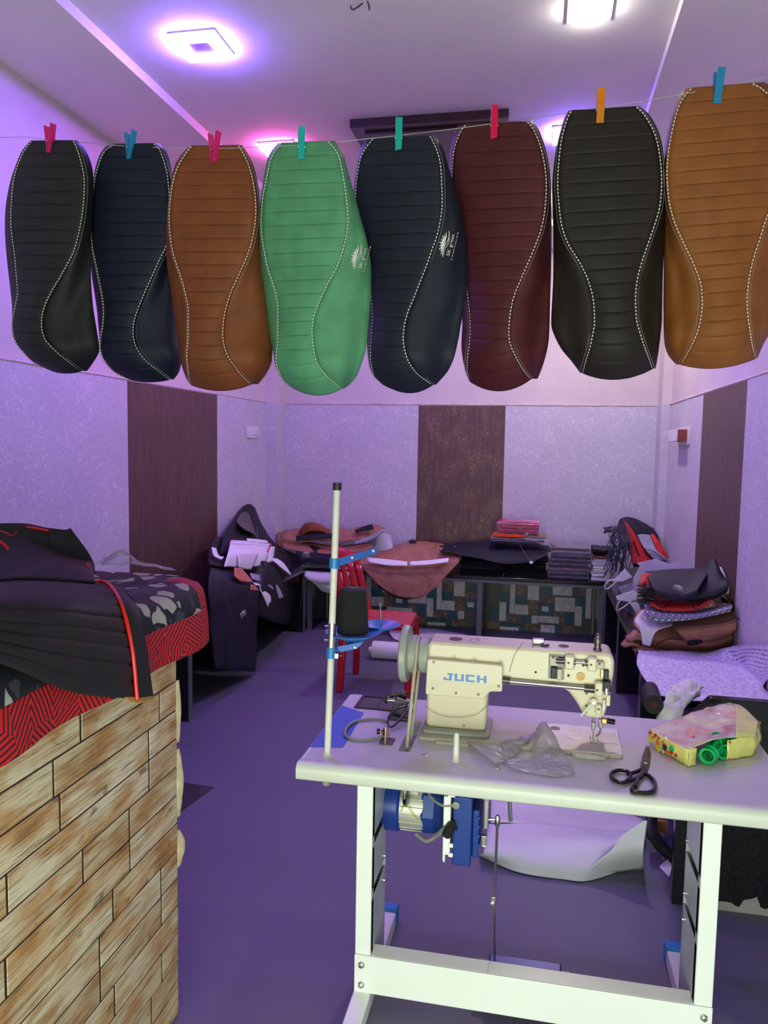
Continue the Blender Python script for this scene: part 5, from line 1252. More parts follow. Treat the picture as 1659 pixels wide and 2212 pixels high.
# ---------------------------------------------------------------- red plastic chair behind the table
ch = thing('plastic_chair', (-.9, 3.9, 0), 'red moulded plastic chair standing behind the thread stand', 'chair')
YC = 3.62
leg0 = PZ(.006, (737, 1494))[0]; 
cY = leg0.y
def cp(px, py, Y): return PY(Y, (px, py))[0]
s0 = cp(800, 1345, cY+.02)
SZ = s0.z
print('chair leg y', cY, 'seat z', SZ)
x0, x1 = cp(735, 1420, cY).x, cp(884, 1420, cY).x
yB = cY+.40
def seat_poly(): return rpoly([(x0-.01, cY), (x1+.01, cY), (x1-.01, yB), (x0+.02, yB)], .07, 6)
G = []
pol = seat_poly()
cxm, cym = (x0+x1)/2, cY+.2
for f_, dz_ in ((.0, -.012), (.5, -.010), (.85, -.002), (.97, .004), (1.0, -.004), (1.005, -.035)):
    G.append([Vector((cxm+(p[0]-cxm)*f_, cym+(p[1]-cym)*f_, SZ+dz_)) for p in pol+[pol[0]]])
MB().grid(G).build('seat', 'red_plastic', ch, solid=.006, ang=50)
for lx, ly, s in ((x0+.02, cY+.02, -1), (x1-.02, cY+.02, 1), (x0+.03, yB-.02, -1), (x1-.03, yB-.02, 1)):
    a = Vector((lx, ly, SZ-.02)); b = Vector((lx+s*.02, ly+(-.03 if ly < cym else .04), .006))
    mb = MB(); 
    for w0, w1, off_ in ((.055, .045, 0),):
        pa = [a+Vector((dx*w0/2, dy*w0/2, 0)) for dx, dy in ((-1, -1), (1, -1), (1, 1), (-1, 1))]; pbt = [b+Vector((dx*w1/2, dy*w1/2, 0)) for dx, dy in ((-1, -1), (1, -1), (1, 1), (-1, 1))]
        mb.add(pa+pbt, [(0, 1, 2, 3), (7, 6, 5, 4), (0, 4, 5, 1), (1, 5, 6, 2), (2, 6, 7, 3), (3, 7, 4, 0)])
    mb.build('leg', 'red_plastic', ch, bevel=.012, seg=3)
# back: two uprights, slats and a top rail leaning to the left and back
yb2 = yB+.02
BK = [PY(yb2+.10, (712, 1180), (742, 1186), (772, 1196)), PY(yb2+.08, (716, 1195), (745, 1201), (776, 1212)), PY(yb2+.07, (722, 1210), (748, 1216), (778, 1224))]
cloth('top_rail', 'red_plastic', BK, ch, 14, 8, 0, 1, 0, .014)
for (ta, tb_), (ba, bb_) in zip((((716, 1205), (728, 1207)), ((732, 1210), (744, 1212)), ((748, 1214), (762, 1216)), ((766, 1220), (780, 1222))), (((738, 1330), (756, 1332)), ((758, 1332), (774, 1334)), ((776, 1334), (792, 1336)), ((794, 1336), (808, 1338)))):
    cloth('back_slat', 'red_plastic', [PY(yb2+.07, ta, tb_), PY(yb2+.03, tuple((p+q)/2 for p, q in zip(ta, ba)), tuple((p+q)/2 for p, q in zip(tb_, bb_))), PY(yb2, ba, bb_)], ch, 4, 12, 0, 1, 0, .012)
#==SECTION_END counter and chair
# ---------------------------------------------------------------- goods heaped on the benches
def one(o, label, cat, group=None): return tag(o, label, cat, group)
def sheet(name, mat, pts, parent=None, solid=.003):
    return MB().add(pts, [tuple(range(len(pts)))]).build(name, mat, parent, solid=solid, smooth=False)
def folded(name, x0, x1, y0, y1, z, h, mat, parent=None, seed=0, layers=2, wrap=None):
    """one folded cover: hairpin layers with rounded front folds, slightly uneven"""
    mb = MB(); rnd_ = random.Random(seed); lh = h/layers
    for L in range(layers):
        r = lh*.48; zc = z+lh*(L+.5); n = 7
        prof = [(y1, zc-r), (y1, zc+r)]+[(y0+r+rnd_.uniform(-.006, .008)+r*math.cos(math.pi/2+math.pi*i/n), zc+r*math.sin(math.pi/2+math.pi*i/n)) for i in range(n+1)]
        mx = []
        segs = 7
        G = []
        for s in range(segs+1):
            x = x0+(x1-x0)*s/segs; g = []
            e = .82 if s in (0, segs) else 1.0
            for (yy, zz) in prof:
                d_ = noise.noise(Vector((x*22+seed, L*3.1, seed*1.3)))*.007*min(1, (zc-z)/.02)
                g.append(Vector((x, yy+noise.noise(Vector((x*9, seed, L)))*.012, max(z+.0003, zc+(zz-zc)*e+(d_ if L or zz > zc else 0)))))
            g.append(g[0]); G.append(g)
        mb.grid(G)
        mb.f.append(tuple(range(len(mb.v)-len(prof)-1, len(mb.v)-1))); mb.f.append(tuple(len(mb.v)-(segs+1)*(len(prof)+1)+i for i in range(len(prof)))[::-1])
    return mb.build(name, mat, parent, ang=60)

# --- back bench: two stacks of black folded covers
def stack(x0, x1, n, z, h, mats, name, label, group, cat, y0=6.50, y1=6.82, seed=0, layers=2, sides=.012):
    rnd_ = random.Random(seed)
    for i in range(n):
        dx = rnd_.uniform(-sides, sides); m = mats[i % len(mats)]
        o = folded(name, x0+dx, x1+dx+rnd_.uniform(-sides, sides), y0+rnd_.uniform(-.01, .02), y1, z+i*(h+.0008), h, m, None, seed*10+i, layers)
        tag(o, label, cat, group)
a1, a2, a3 = PY(6.5, (995, 1240))[0].x, PY(6.5, (1086, 1240))[0].x, PY(6.5, (1178, 1240))[0].x
stack(a1, a2-.01, 6, BT, .027, ['leather_black'], 'folded_cover', 'black folded seat cover stacked under the draped black cover, beside the brown one', 'black covers stacked beside the brown cover', 'seat cover', seed=1)
stack(a2+.01, a3, 6, BT, .026, ['leather_black'], 'folded_cover', 'black folded seat cover stacked under the draped black cover, beside the plastic wrapped stack', 'black covers stacked beside the wrapped stack', 'seat cover', seed=2)
o = cloth('draped_cover', 'leather_dusk', [PY(6.86, (945, 1178), (1010, 1170), (1080, 1166), (1150, 1172), (1190, 1180)), PY(6.62, (955, 1186), (1010, 1182), (1080, 1186), (1140, 1188), (1192, 1188)), PY(6.50, (950, 1190), (1015, 1198), (1080, 1206), (1130, 1204), (1178, 1200)), PY(6.47, (985, 1196), (1030, 1206), (1090, 1218), (1135, 1216), (1150, 1216))], None, 34, 24, .010, 8, 4, .005)
one(o, 'black leather cover draped over the folded black stacks', 'seat cover')
MB().tube(crv(PY(6.478, (1118, 1168), (1128, 1185), (1140, 1205), (1150, 1216)), 16), .0012, 5).build('stitching', 'stitch_grey', o)
MB().sphere(PY(6.50, (982, 1181))[0], .007, 8, (1.6, .5, .7)).build('label_tag', 'bobbin_green', o)
sheet('corner_tag', 'paper_white', PY(6.455, (1143, 1213), (1150, 1211), (1152, 1216), (1146, 1219)), o, .002)
# pink and orange wrapped packs on top
zt = PY(6.62, (1120, 1172))[0].z
tp_ = thing('wrapped_pack', (PY(6.62, (1130, 1160))[0].x, 6.65, zt), 'pink folded pack in shiny plastic on top of the black stacks', 'wrapped pack')
p0, p1 = PY(6.6, (1076, 1150))[0], PY(6.6, (1164, 1150))[0]
pz0, pz1 = PY(6.6, (1120, 1150))[0].z, PY(6.6, (1120, 1126))[0].z
folded('fabric', p0.x, p1.x, 6.58, 6.80, pz0, pz1-pz0, 'pink_pack', tp_, 5, 3)
cloth('wrap', 'wrap_dense', [PY(6.82, (1074, 1127), (1120, 1123), (1168, 1125)), PY(6.57, (1073, 1128), (1120, 1124), (1169, 1126)), PY(6.57, (1068, 1152), (1120, 1155), (1180, 1158)), PY(6.56, (1058, 1164), (1110, 1160), (1190, 1170))], tp_, 22, 18, .006, 24, 3, .0008)
tq = thing('wrapped_pack', (PY(6.62, (1110, 1160))[0].x, 6.65, zt), 'orange and grey folded pack in plastic under the pink pack', 'wrapped pack')
q0, q1 = PY(6.6, (1064, 1160))[0], PY(6.6, (1150, 1160))[0]
zq = PY(6.6, (1110, 1170))[0].z
folded('grey_layer', q0.x-.01, q1.x+.10, 6.57, 6.80, zq, .035, 'grey_vinyl', tq, 8, 2)
folded('orange_layer', q0.x, q1.x-.06, 6.56, 6.80, zq+.036, .028, 'orange_pack', tq, 9, 1)
folded('brown_layer', q1.x-.04, q1.x+.12, 6.575, 6.80, zq+.036, .022, 'leather_brown', tq, 10, 1)
# plastic wrapped stack of dark covers
w0, w1 = PY(6.5, (1186, 1240))[0].x, PY(6.5, (1272, 1240))[0].x
for i, (m, h, z) in enumerate([('leather_maroon', .03, 0), ('leather_dusk', .035, .031), ('leather_brown', .03, .067), ('leather_black', .04, .098), ('leather_espresso', .035, .139), ('leather_dusk', .035, .175), ('grey_vinyl', .030, .211), ('leather_maroon', .03, .242)]):
    t = thing('wrapped_cover', ((w0+w1)/2, 6.6, BT+z), ['maroon', 'black violet', 'brown', 'black', 'espresso', 'dusky', 'grey', 'dark red'][i]+' folded cover in clear plastic, '+['lowest', 'second', 'third', 'fourth', 'fifth', 'sixth', 'seventh', 'topmost'][i]+' in the wrapped stack', 'wrapped cover', 'plastic wrapped covers beside the white stack')
    dx = random.uniform(-.012, .012); wx = .012*i if i < 7 else .05
    folded('fabric', w0+dx+.01, w1+dx, 6.52, 6.80, BT+z, h-.001, m, t, 40+i, 2)
    zz = BT+z
    cloth('wrap', 'wrap_dense', [[(w0+dx, 6.80, zz+h), ((w0+w1)/2, 6.80, zz+h+.001), (w1+dx+.005, 6.80, zz+h)], [(w0+dx-.004, 6.508, zz+h-.002), ((w0+w1)/2, 6.506, zz+h), (w1+dx+.008, 6.508, zz+h-.002)], [(w0+dx-.006, 6.496, zz+h*.4), ((w0+w1)/2, 6.490, zz+h*.4), (w1+dx+.01, 6.496, zz+h*.4)], [(w0+dx, 6.505, zz+.002), ((w0+w1)/2, 6.502, zz+.002), (w1+dx, 6.505, zz+.002)]], t, 16, 14, .005, 26, i, .0006)
# white stack with a brown top
v0, v1 = PY(6.5, (1278, 1250))[0].x, PY(6.5, (1322, 1250))[0].x
ms = ['cloth_white', 'paper_white', 'cloth_white', 'tile_white', 'paper_white', 'cloth_white', 'paper_white', 'leather_brown', 'leather_maroon', 'leather_dusk']
for i, m in enumerate(ms):
    o = folded('folded_cover', v0+random.uniform(-.01, .01), v1+random.uniform(-.01, .012), 6.50, 6.80, BT+.0265*i, .0255, m, None, 70+i, 2)
    lab = 'white folded cover stacked between the wrapped stack and the grey cords' if i < 7 else ['brown', 'maroon', 'dark violet'][i-7]+' folded cover lying on the white folded stack'
    tag(o, lab, 'seat cover', 'folded covers beside the grey cords')
# grey cords hanging as tassels
for k_, (cx, cy, n, ln, lab) in enumerate(((1335, 1145, 34, 95, 'bundle of dark grey tie cords hanging over the white folded stack'),)):
    t = thing('cord_bundle', PY(6.5, (cx, cy+ln))[0], lab, 'cord bundle')
    rr = random.Random(3)
    for i in range(n):
        sx = cx+rr.uniform(-14, 22); sy = cy+rr.uniform(-12, 16); ex = cx+rr.uniform(-32, 30); ey = cy+ln+rr.uniform(-45, 12)
        Y1 = 6.46-rr.uniform(0, .05)
        pts = [PY(6.5, (sx, sy))[0], PY(Y1, (sx+rr.uniform(-18, 10), sy+25))[0], PY(Y1, ((sx+ex)/2+rr.uniform(-14, 14), (sy+ey)/2))[0], PY(Y1, (ex, ey))[0]]
        MB().tube(crv(pts, 12), .0045, 5).build('cord', 'cord_grey', t)
    for i in range(9):
        pts = PY(6.48, (1340+rr.uniform(-5, 10), 1152+rr.uniform(-10, 8)), (1320, 1145+rr.uniform(-8, 8)), (1304+rr.uniform(-4, 6), 1146+rr.uniform(-6, 10)))
        MB().tube(crv(pts, 8), .0045, 5).build('cord', 'cord_grey', t)
# black, red and grey cover propped in the right back corner
t = thing('propped_cover', PY(6.6, (1390, 1222))[0], 'black, red and grey seat cover propped in the back corner above the papers', 'seat cover')
cloth('black_back', 'leather_dusk', [PY(6.72, (1333, 1140), (1342, 1120), (1370, 1120), (1412, 1142)), PY(6.60, (1340, 1150), (1352, 1138), (1385, 1145), (1422, 1160)), PY(6.55, (1362, 1200), (1370, 1195), (1395, 1200), (1440, 1205)), PY(6.5, (1368, 1225), (1380, 1225), (1405, 1225), (1452, 1222))], t, 20, 22, .004, 9, 2, .006)
cloth('red_side', 'red_vinyl', [PY(6.57, (1349, 1126), (1352, 1128), (1356, 1132)), PY(6.53, (1356, 1150), (1362, 1152), (1372, 1154)), PY(6.50, (1362, 1190), (1375, 1188), (1392, 1188)), PY(6.47, (1366, 1219), (1385, 1216), (1412, 1212))], t, 10, 20, .003, 9, 3, .004)
cloth('red_side', 'red_vinyl', [PY(6.55, (1405, 1154), (1410, 1154), (1414, 1156)), PY(6.5, (1412, 1170), (1420, 1170), (1426, 1172)), PY(6.47, (1420, 1192), (1430, 1192), (1437, 1192)), PY(6.45, (1430, 1208), (1440, 1210), (1450, 1212))], t, 8, 16, .003, 9, 5, .004)
cloth('grey_centre', 'grey_vinyl', [PY(6.53, (1377, 1155), (1390, 1154), (1404, 1156)), PY(6.50, (1383, 1170), (1398, 1172), (1413, 1175)), PY(6.46, (1394, 1188), (1408, 1188), (1420, 1190)), PY(6.44, (1412, 1208), (1428, 1210), (1448, 1213))], t, 10, 16, .001, 9, 1, .004)
MB().tube(crv(PY(6.44, (1392, 1186), (1410, 1190), (1425, 1200), (1440, 1212)), 14), .003, 6).build('cord', 'cord_grey', t)
MB().tube(crv(PY(6.49, (1368, 1168), (1376, 1190), (1386, 1213)), 12), .005, 6).build('dark_piping', 'leather_black', t)

# --- back bench: brown cover with a white strip
t = thing('draped_cover', PY(6.6, (885, 1240))[0], 'tan brown seat cover with a white fabric strip hanging over the back bench edge', 'seat cover')
cloth('panel', 'leather_brown', [PY(6.85, (818, 1190), (868, 1174), (918, 1170), (962, 1178)), PY(6.60, (798, 1199), (862, 1188), (925, 1187), (980, 1192)), PY(6.47, (774, 1213), (840, 1220), (920, 1221), (993, 1209)), PY(6.43, (793, 1238), (850, 1252), (920, 1253), (970, 1238)), PY(6.42, (816, 1262), (852, 1286), (905, 1292), (938, 1272))], t, 34, 34, .011, 8, 3, .005)
cloth('strip', 'paper_white', [PY(6.445, (792, 1204), (835, 1208), (880, 1213)), PY(6.415, (796, 1214), (836, 1221), (880, 1222))], t, 12, 6, .001, 9, 1, .002)
cloth('strip', 'paper_white', [PY(6.445, (884, 1213), (925, 1210), (970, 1205)), PY(6.415, (884, 1222), (930, 1219), (968, 1214))], t, 12, 6, .001, 9, 1, .002)
for pts in (((785, 1226), (830, 1238), (880, 1240), (920, 1238), (950, 1226)), ((905, 1238), (925, 1248), (945, 1260)), ((890, 1188), (925, 1188), (945, 1176))):
    MB().tube(crv(PY(6.425 if pts[0][1] > 1200 else 6.60, *pts), 18), .0016, 5).build('seam', 'seam_dark', t)
cloth('dark_lining', 'leather_black', [PY(6.46, (812, 1255), (850, 1280), (900, 1286), (925, 1278)), PY(6.45, (818, 1268), (852, 1290), (885, 1295), (915, 1286))], t, 14, 6, .002, 9, 2, .004)
cloth('folded_back', 'leather_black', [PY(6.88, (872, 1176), (890, 1166), (910, 1172)), PY(6.78, (876, 1180), (892, 1172), (912, 1178))], t, 8, 6, .002, 9, 2, .004)

# --- back bench left: heap of brown covers, navy cover with a crown mark, printed sheets
zb = .02
t = thing('brown_cover', PY(6.7, (710, 1175))[0], 'brown seat cover with black bands lying across the left back corner pile', 'seat cover')
tr_ = thing('rolled_cover', PY(6.65, (680, 1155))[0], 'rust brown seat cover rolled up on top of the left back corner pile', 'seat cover')
tl_ = thing('brown_cover', PY(6.5, (710, 1200))[0], 'lower brown seat cover spread directly over the navy cover', 'seat cover')
cloth('upper_cover', 'leather_brown', [PY(6.86, (600, 1150), (660, 1140), (730, 1142), (820, 1136)), PY(6.65, (598, 1160), (660, 1155), (735, 1150), (828, 1146)), PY(6.55, (600, 1172), (660, 1170), (740, 1168), (800, 1164))], t, 34, 22, .024, 8, 3, .006)
cloth('raised_flap', 'leather_brown', [PY(6.72, (778, 1150), (800, 1134), (818, 1136), (831, 1142)), PY(6.60, (770, 1160), (795, 1152), (815, 1150), (826, 1148)), PY(6.55, (765, 1172), (790, 1166), (808, 1160), (818, 1156))], t, 16, 12, .006, 12, 4, .005)
cloth('left_fold', 'leather_brown', [PY(6.72, (600, 1168), (615, 1146), (640, 1150), (655, 1158)), PY(6.56, (598, 1178), (614, 1160), (640, 1166), (652, 1172)), PY(6.54, (606, 1184), (620, 1178), (640, 1180), (648, 1182))], t, 16, 12, .008, 14, 6, .005)
cloth('rolled_end', 'leather_tan', [PY(6.8, (648, 1145), (660, 1130), (685, 1130), (705, 1142)), PY(6.6, (646, 1150), (662, 1132), (690, 1134), (712, 1146)), PY(6.55, (652, 1158), (668, 1148), (695, 1148), (708, 1154))], tr_, 14, 12, .002, 9, 1, .005)
cloth('lower_cover', 'leather_brown', [PY(6.6, (608, 1165), (660, 1170), (720, 1178), (800, 1172)), PY(6.50, (612, 1180), (660, 1186), (720, 1192), (805, 1182)), PY(6.48, (640, 1190), (670, 1196), (720, 1202), (790, 1192))], tl_, 28, 16, .014, 9, 6, .006)
cloth('black_band', 'leather_black', [PY(6.53, (640, 1158), (680, 1154), (720, 1152)), PY(6.50, (640, 1168), (680, 1166), (722, 1162))], t, 12, 6, .002, 9, 1, .006)
cloth('black_band', 'leather_black', [PY(6.60, (765, 1146), (795, 1134), (805, 1134)), PY(6.56, (770, 1150), (795, 1146), (808, 1142))], t, 10, 6, .001, 9, 1, .005)
cloth('grey_edge', 'grey_vinyl', [PY(6.50, (760, 1170), (800, 1158), (828, 1142)), PY(6.49, (765, 1177), (803, 1166), (832, 1147))], t, 12, 5, .002, 9, 1, .004)
MB().tube(crv(PY(6.50, (700, 1186), (740, 1182), (790, 1172)), 10), .002, 5).build('seam', 'seam_dark', tl_)
o = cloth('net_bag', 'mesh_net', [PY(6.85, (795, 1160), (820, 1148), (845, 1156)), PY(6.75, (795, 1178), (820, 1172), (850, 1180)), PY(6.7, (790, 1195), (815, 1195), (845, 1196))], None, 10, 10, .004, 9, 2, .002)
one(o, 'pale see through bag between the brown heap and the brown draped cover', 'bag')
t = thing('navy_cover', PY(6.5, (690, 1215))[0], 'dark navy seat cover with a white crown print under the brown heap', 'seat cover')
cloth('panel', 'leather_dusk', [PY(6.55, (640, 1176), (670, 1178), (700, 1186), (735, 1192)), PY(6.46, (640, 1195), (670, 1200), (700, 1202), (732, 1202)), PY(6.44, (648, 1212), (670, 1216), (700, 1220), (728, 1214))], t, 20, 14, .003, 9, 3, .006)
logo_map(lambda x, y: PY(6.447, (652+20*x, 1206-18*y))[0]+Vector((0, -.006, 0)), t)
ps = thing('printed_sheet', PY(6.45, (685, 1260))[0], 'white backing sheet with faint printed words hanging off the back bench', 'sheet')
cloth('sheet', 'print_sheet', [PY(6.52, (652, 1219), (685, 1222), (720, 1224), (760, 1226)), PY(6.43, (656, 1240), (690, 1246), (720, 1246), (755, 1240)), PY(6.42, (664, 1252), (692, 1258), (722, 1258), (748, 1252))], ps, 20, 12, .002, 9, 1, .003)
for i in range(4):
    o = cloth('backing_sheet', 'tile_white', [PY(6.46+.01*i, (656+4*i, 1244+3*i), (690, 1256+4*i), (715, 1258+4*i)), PY(6.45+.01*i, (664+6*i, 1250+4*i), (696, 1268+3*i), (715, 1275+2*i))], None, 10, 5, .002, 9, i, .002); one(o, 'plain white backing sheet sagging below the printed one on the back bench', 'sheet', 'plain sheets under the printed sheet')
o = sheet('paper_offcut', 'paper_white', PY(6.46, (760, 1196), (778, 1198), (776, 1208), (764, 1212)), None, .003); one(o, 'small white offcut beside the red chair back on the bench', 'paper')

# --- left bench heap
t = thing('leaning_cover', PX(-2.3, (545, 1200))[0], 'black seat cover with a grey lining leaning upright against the left wall', 'seat cover')
cloth('shell', 'leather_black', [PX(-2.45, (520, 1100), (530, 1091), (540, 1089), (550, 1097)), PX(-2.40, (500, 1132), (520, 1118), (548, 1118), (566, 1135)), PX(-2.32, (483, 1160), (510, 1150), (560, 1155), (592, 1172)), PX(-2.20, (474, 1198), (510, 1195), (575, 1195), (632, 1196))], t, 22, 24, .003, 8, 1, .008)
cloth('lining', 'lining_grey', [PX(-2.37, (522, 1108), (530, 1106), (538, 1110)), PX(-2.33, (512, 1126), (532, 1130), (548, 1140)), PX(-2.26, (528, 1144), (545, 1152), (555, 1160))], t, 10, 10, .002, 8, 1, .004)
MB().tube(crv(PX(-2.25, (555, 1138), (556, 1150), (556, 1164)), 8), .002, 5).build('zip_edge', 'grey_vinyl', t)
t = thing('dark_cover', PX(-2.1, (600, 1240))[0], 'black seat cover sprawled over the left bench corner', 'seat cover')
cloth('panel', 'leather_black', [PX(-2.25, (560, 1178), (600, 1182))+PY(6.75, (640, 1198), (660, 1212)), PX(-2.12, (560, 1205), (600, 1210))+PY(6.55, (635, 1220), (656, 1232)), PX(-2.02, (570, 1228), (600, 1236))+PY(6.42, (630, 1246), (655, 1250)), PX(-1.97, (565, 1265), (600, 1275))+PY(6.38, (630, 1280), (655, 1262)), PX(-1.96, (560, 1330), (595, 1345))+PY(6.38, (625, 1345), (650, 1320))], t, 26, 34, .010, 7, 4, .006)
cloth('maroon_lining', 'leather_maroon', [PY(6.33, (602, 1252), (620, 1246), (645, 1240)), PY(6.32, (606, 1266), (625, 1262), (645, 1255))], t, 10, 6, .003, 9, 1, .004)
t = thing('cut_sheet', PX(-2.1, (535, 1228))[0], 'lilac white sheet folded over with a hanging front tongue on the left bench', 'sheet')
cloth('folded_sheet', 'paper_white', [PX(-2.22, (498, 1168), (540, 1170), (586, 1176)), PX(-2.10, (492, 1196), (535, 1197), (580, 1195)), PX(-2.08, (484, 1224), (530, 1225), (575, 1222))], t, 16, 16, .002, 9, 1, .004)
for i in range(3):
    o = cloth('cut_sheet', 'paper_white', [PX(-2.23+.012*i, (499, 1167+6*i), (540, 1169+6*i), (586+2*i, 1175+6*i)), PX(-2.18+.012*i, (496, 1174+7*i), (538, 1176+7*i), (584+2*i, 1180+5*i))], None, 10, 6, .001, 9, i, .004); one(o, 'lilac white sheet edge showing along the top of the folded sheet', 'sheet', 'lilac sheets on the left bench')
cloth('front_tongue', 'cloth_white', [PX(-2.085, (512, 1197), (535, 1197), (558, 1196)), PX(-2.065, (515, 1212), (535, 1214), (552, 1212)), PX(-2.06, (515, 1226), (530, 1230), (543, 1230))], t, 8, 8, .001, 9, 1, .003)
o = cloth('cut_sheet', 'paper_white', [PX(-2.14, (580, 1180), (594, 1181)), PX(-2.08, (574, 1216), (590, 1214))], None, 4, 8, .001, 9, 1, .003); one(o, 'narrow white sheet sticking out beside the pink edge of the folded sheet', 'sheet')
MB().tube(crv(PX(-2.10, (584, 1176), (581, 1186), (578, 1192)), 8), .007, 6).build('pink_edge', 'peg_magenta', t)
o = cloth('rolled_sheet', 'paper_white', [PX(-2.23, (533, 1163), (556, 1165), (578, 1168)), PX(-2.21, (534, 1170), (556, 1172), (579, 1174))], None, 8, 6, .001, 9, 1, .005); one(o, 'small rolled white sheet behind the folded lilac sheet', 'sheet')
for nm, mat, pts, lab in (
    ('curved_trim', 'paper_white', [PX(-2.2, (457, 1182), (466, 1184)), PX(-2.15, (462, 1200), (473, 1200)), PX(-2.12, (478, 1209), (484, 1203))], 'curled white strip beside the lilac sheet stack'),
    ('curved_trim', 'paper_white', [PX(-2.06, (585, 1207), (598, 1206)), PX(-2.02, (598, 1218), (612, 1216)), PX(-1.99, (612, 1230), (626, 1236)), PX(-1.985, (622, 1238), (628, 1243))], 'curved white strip lying over the sprawled black cover'),
    ('curved_trim', 'paper_white', [PX(-2.0, (546, 1258), (562, 1262)), PX(-1.965, (562, 1276), (578, 1278)), PX(-1.955, (570, 1292), (592, 1298)), PX(-1.955, (578, 1310), (590, 1313))], 'long white tongue shaped strip hanging off the left bench'),
    ('curved_trim', 'grey_vinyl', [PX(-2.03, (548, 1246), (572, 1248)), PX(-1.975, (575, 1262), (596, 1262)), PX(-1.96, (592, 1278), (606, 1276)), PX(-1.955, (604, 1294), (612, 1290))], 'grey tongue shaped strip hanging beside the white one'),
    ('leather_offcut', 'pale_orange', [PX(-2.03, (506, 1226), (522, 1228)), PX(-1.985, (507, 1244), (544, 1254)), PX(-1.975, (520, 1256), (545, 1257))], 'pale orange cut panel lying under the lilac sheets'),
    ('leather_offcut', 'pale_orange', [PX(-1.97, (541, 1262), (549, 1264)), PX(-1.962, (541, 1274), (560, 1276))], 'small orange corner poking out over the navy cover'),
    ('grey_offcut', 'grey_vinyl', [PX(-2.04, (540, 1238), (565, 1243)), PX(-2.0, (545, 1250), (572, 1260))], 'grey striped offcut between the strips on the left bench')):
    o = cloth(nm, mat, pts, None, 8, 20, .001, 9, 1, .004); one(o, lab, 'offcut')
t = thing('navy_cover', PX(-2.0, (510, 1445))[0], 'navy cover with a white print hanging down the front of the left bench', 'seat cover')
cloth('panel', 'leather_dusk', [PX(-2.2, (455, 1215), (485, 1218), (510, 1225), (540, 1240)), PX(-2.02, (452, 1240), (485, 1245), (515, 1255), (552, 1262)), PX(-1.965, (450, 1272), (485, 1280), (520, 1280), (560, 1272)), PX(-1.95, (455, 1340), (490, 1340), (525, 1338), (556, 1335)), PX(-1.955, (462, 1442), (495, 1446), (525, 1449), (552, 1452))], t, 26, 40, .010, 8, 6, .006)
logo_map(lambda x, y: PX(-1.925, (520+14*x-4*y, 1338-12*x-14*y))[0], t)
t = thing('loose_skirt', PX(-2.15, (470, 1250))[0], 'black loose cover bunched between the lilac sheets and the brown wall panel', 'seat cover')
cloth('panel', 'leather_black', [PX(-2.38, (458, 1165), (480, 1160), (505, 1170)), PX(-2.25, (450, 1195), (475, 1195), (500, 1205)), PX(-2.1, (452, 1220), (475, 1225), (500, 1232))], t, 12, 14, .006, 9, 2, .006)
t = thing('hanging_flap', PX(-2.1, (470, 1390))[0], 'terracotta brown flap hanging off the left bench edge beside the navy cover', 'offcut')
cloth('flap', 'leather_brown', [PX(-2.02, (456, 1300), (470, 1300), (476, 1304)), PX(-1.985, (460, 1322), (472, 1322), (478, 1330)), PX(-1.98, (464, 1360), (474, 1365), (479, 1372)), PX(-1.98, (474, 1392), (478, 1398), (481, 1398))], t, 6, 10, .001, 9, 1, .003)

# --- right bench
o = cloth('printed_cloth', 'print_cloth', [PZ(.60, (1380, 1404), (1450, 1406), (1530, 1406))+PX(1.0, (1598, 1394))+PX(1.03, (1690, 1392)), PZ(.605, (1376, 1436), (1450, 1442), (1530, 1440), (1610, 1440))+PX(1.03, (1690, 1436)), PZ(.605, (1398, 1474), (1460, 1480), (1540, 1482), (1630, 1484), (1730, 1490)), PZ(.60, (1424, 1502), (1480, 1512), (1560, 1518), (1650, 1524), (1750, 1534))], None, 44, 30, .004, 6, 2, .003)
one(o, 'lilac white cloth printed with rows of small words spread on the right bench', 'cloth')
o = cloth('hanging_cover', 'leather_dusk', [PZ(.598, (1392, 1462), (1405, 1460), (1420, 1490)), PX(.545, (1384, 1470), (1394, 1480), (1416, 1505)), PX(.53, (1382, 1500), (1392, 1508), (1410, 1515)), PX(.525, (1388, 1520), (1396, 1528), (1408, 1530))], None, 12, 16, .004, 9, 1, .005)
one(o, 'dark navy cover hanging off the right bench under the printed cloth', 'seat cover')
a, b = PY(3.0, (1412, 1522))[0], PY(3.5, (1404, 1490))[0]
t = thing('vinyl_roll', a, 'black vinyl roll end beside the white fleece on the right bench', 'roll')
MB().tube([a, b], .036, 20).build('roll', 'leather_black', t, ang=50)
MB().tube([a+Vector((0, -.002, 0)), a.lerp(b, .1)], .014, 14).build('roll_core', 'leather_maroon', t)
o = cloth('fleece_piece', 'fleece', [PY(3.12, (1466, 1480), (1492, 1473), (1516, 1484)), PY(3.06, (1442, 1502), (1478, 1500), (1508, 1500)), PY(3.02, (1428, 1530), (1452, 1530), (1478, 1530)), PY(2.99, (1415, 1564), (1436, 1566), (1462, 1566))], None, 20, 24, .014, 30, 2, .026)
one(o, 'fluffy white fleece piece beside the granite end panel', 'fleece')
t = thing('brown_cover', PY(4.4, (1500, 1404))[0], 'large tan brown cover rolled over on the right bench', 'seat cover')
cloth('lower_roll', 'leather_brown', [PY(4.8, (1380, 1318), (1440, 1310), (1520, 1305), (1598, 1300)), PY(4.45, (1368, 1345), (1440, 1335), (1530, 1335), (1603, 1330)), PY(4.28, (1390, 1372), (1440, 1378), (1530, 1386), (1594, 1368)), PY(4.32, (1412, 1400), (1450, 1405), (1530, 1405), (1572, 1400))], t, 34, 30, .006, 6, 2, .006)
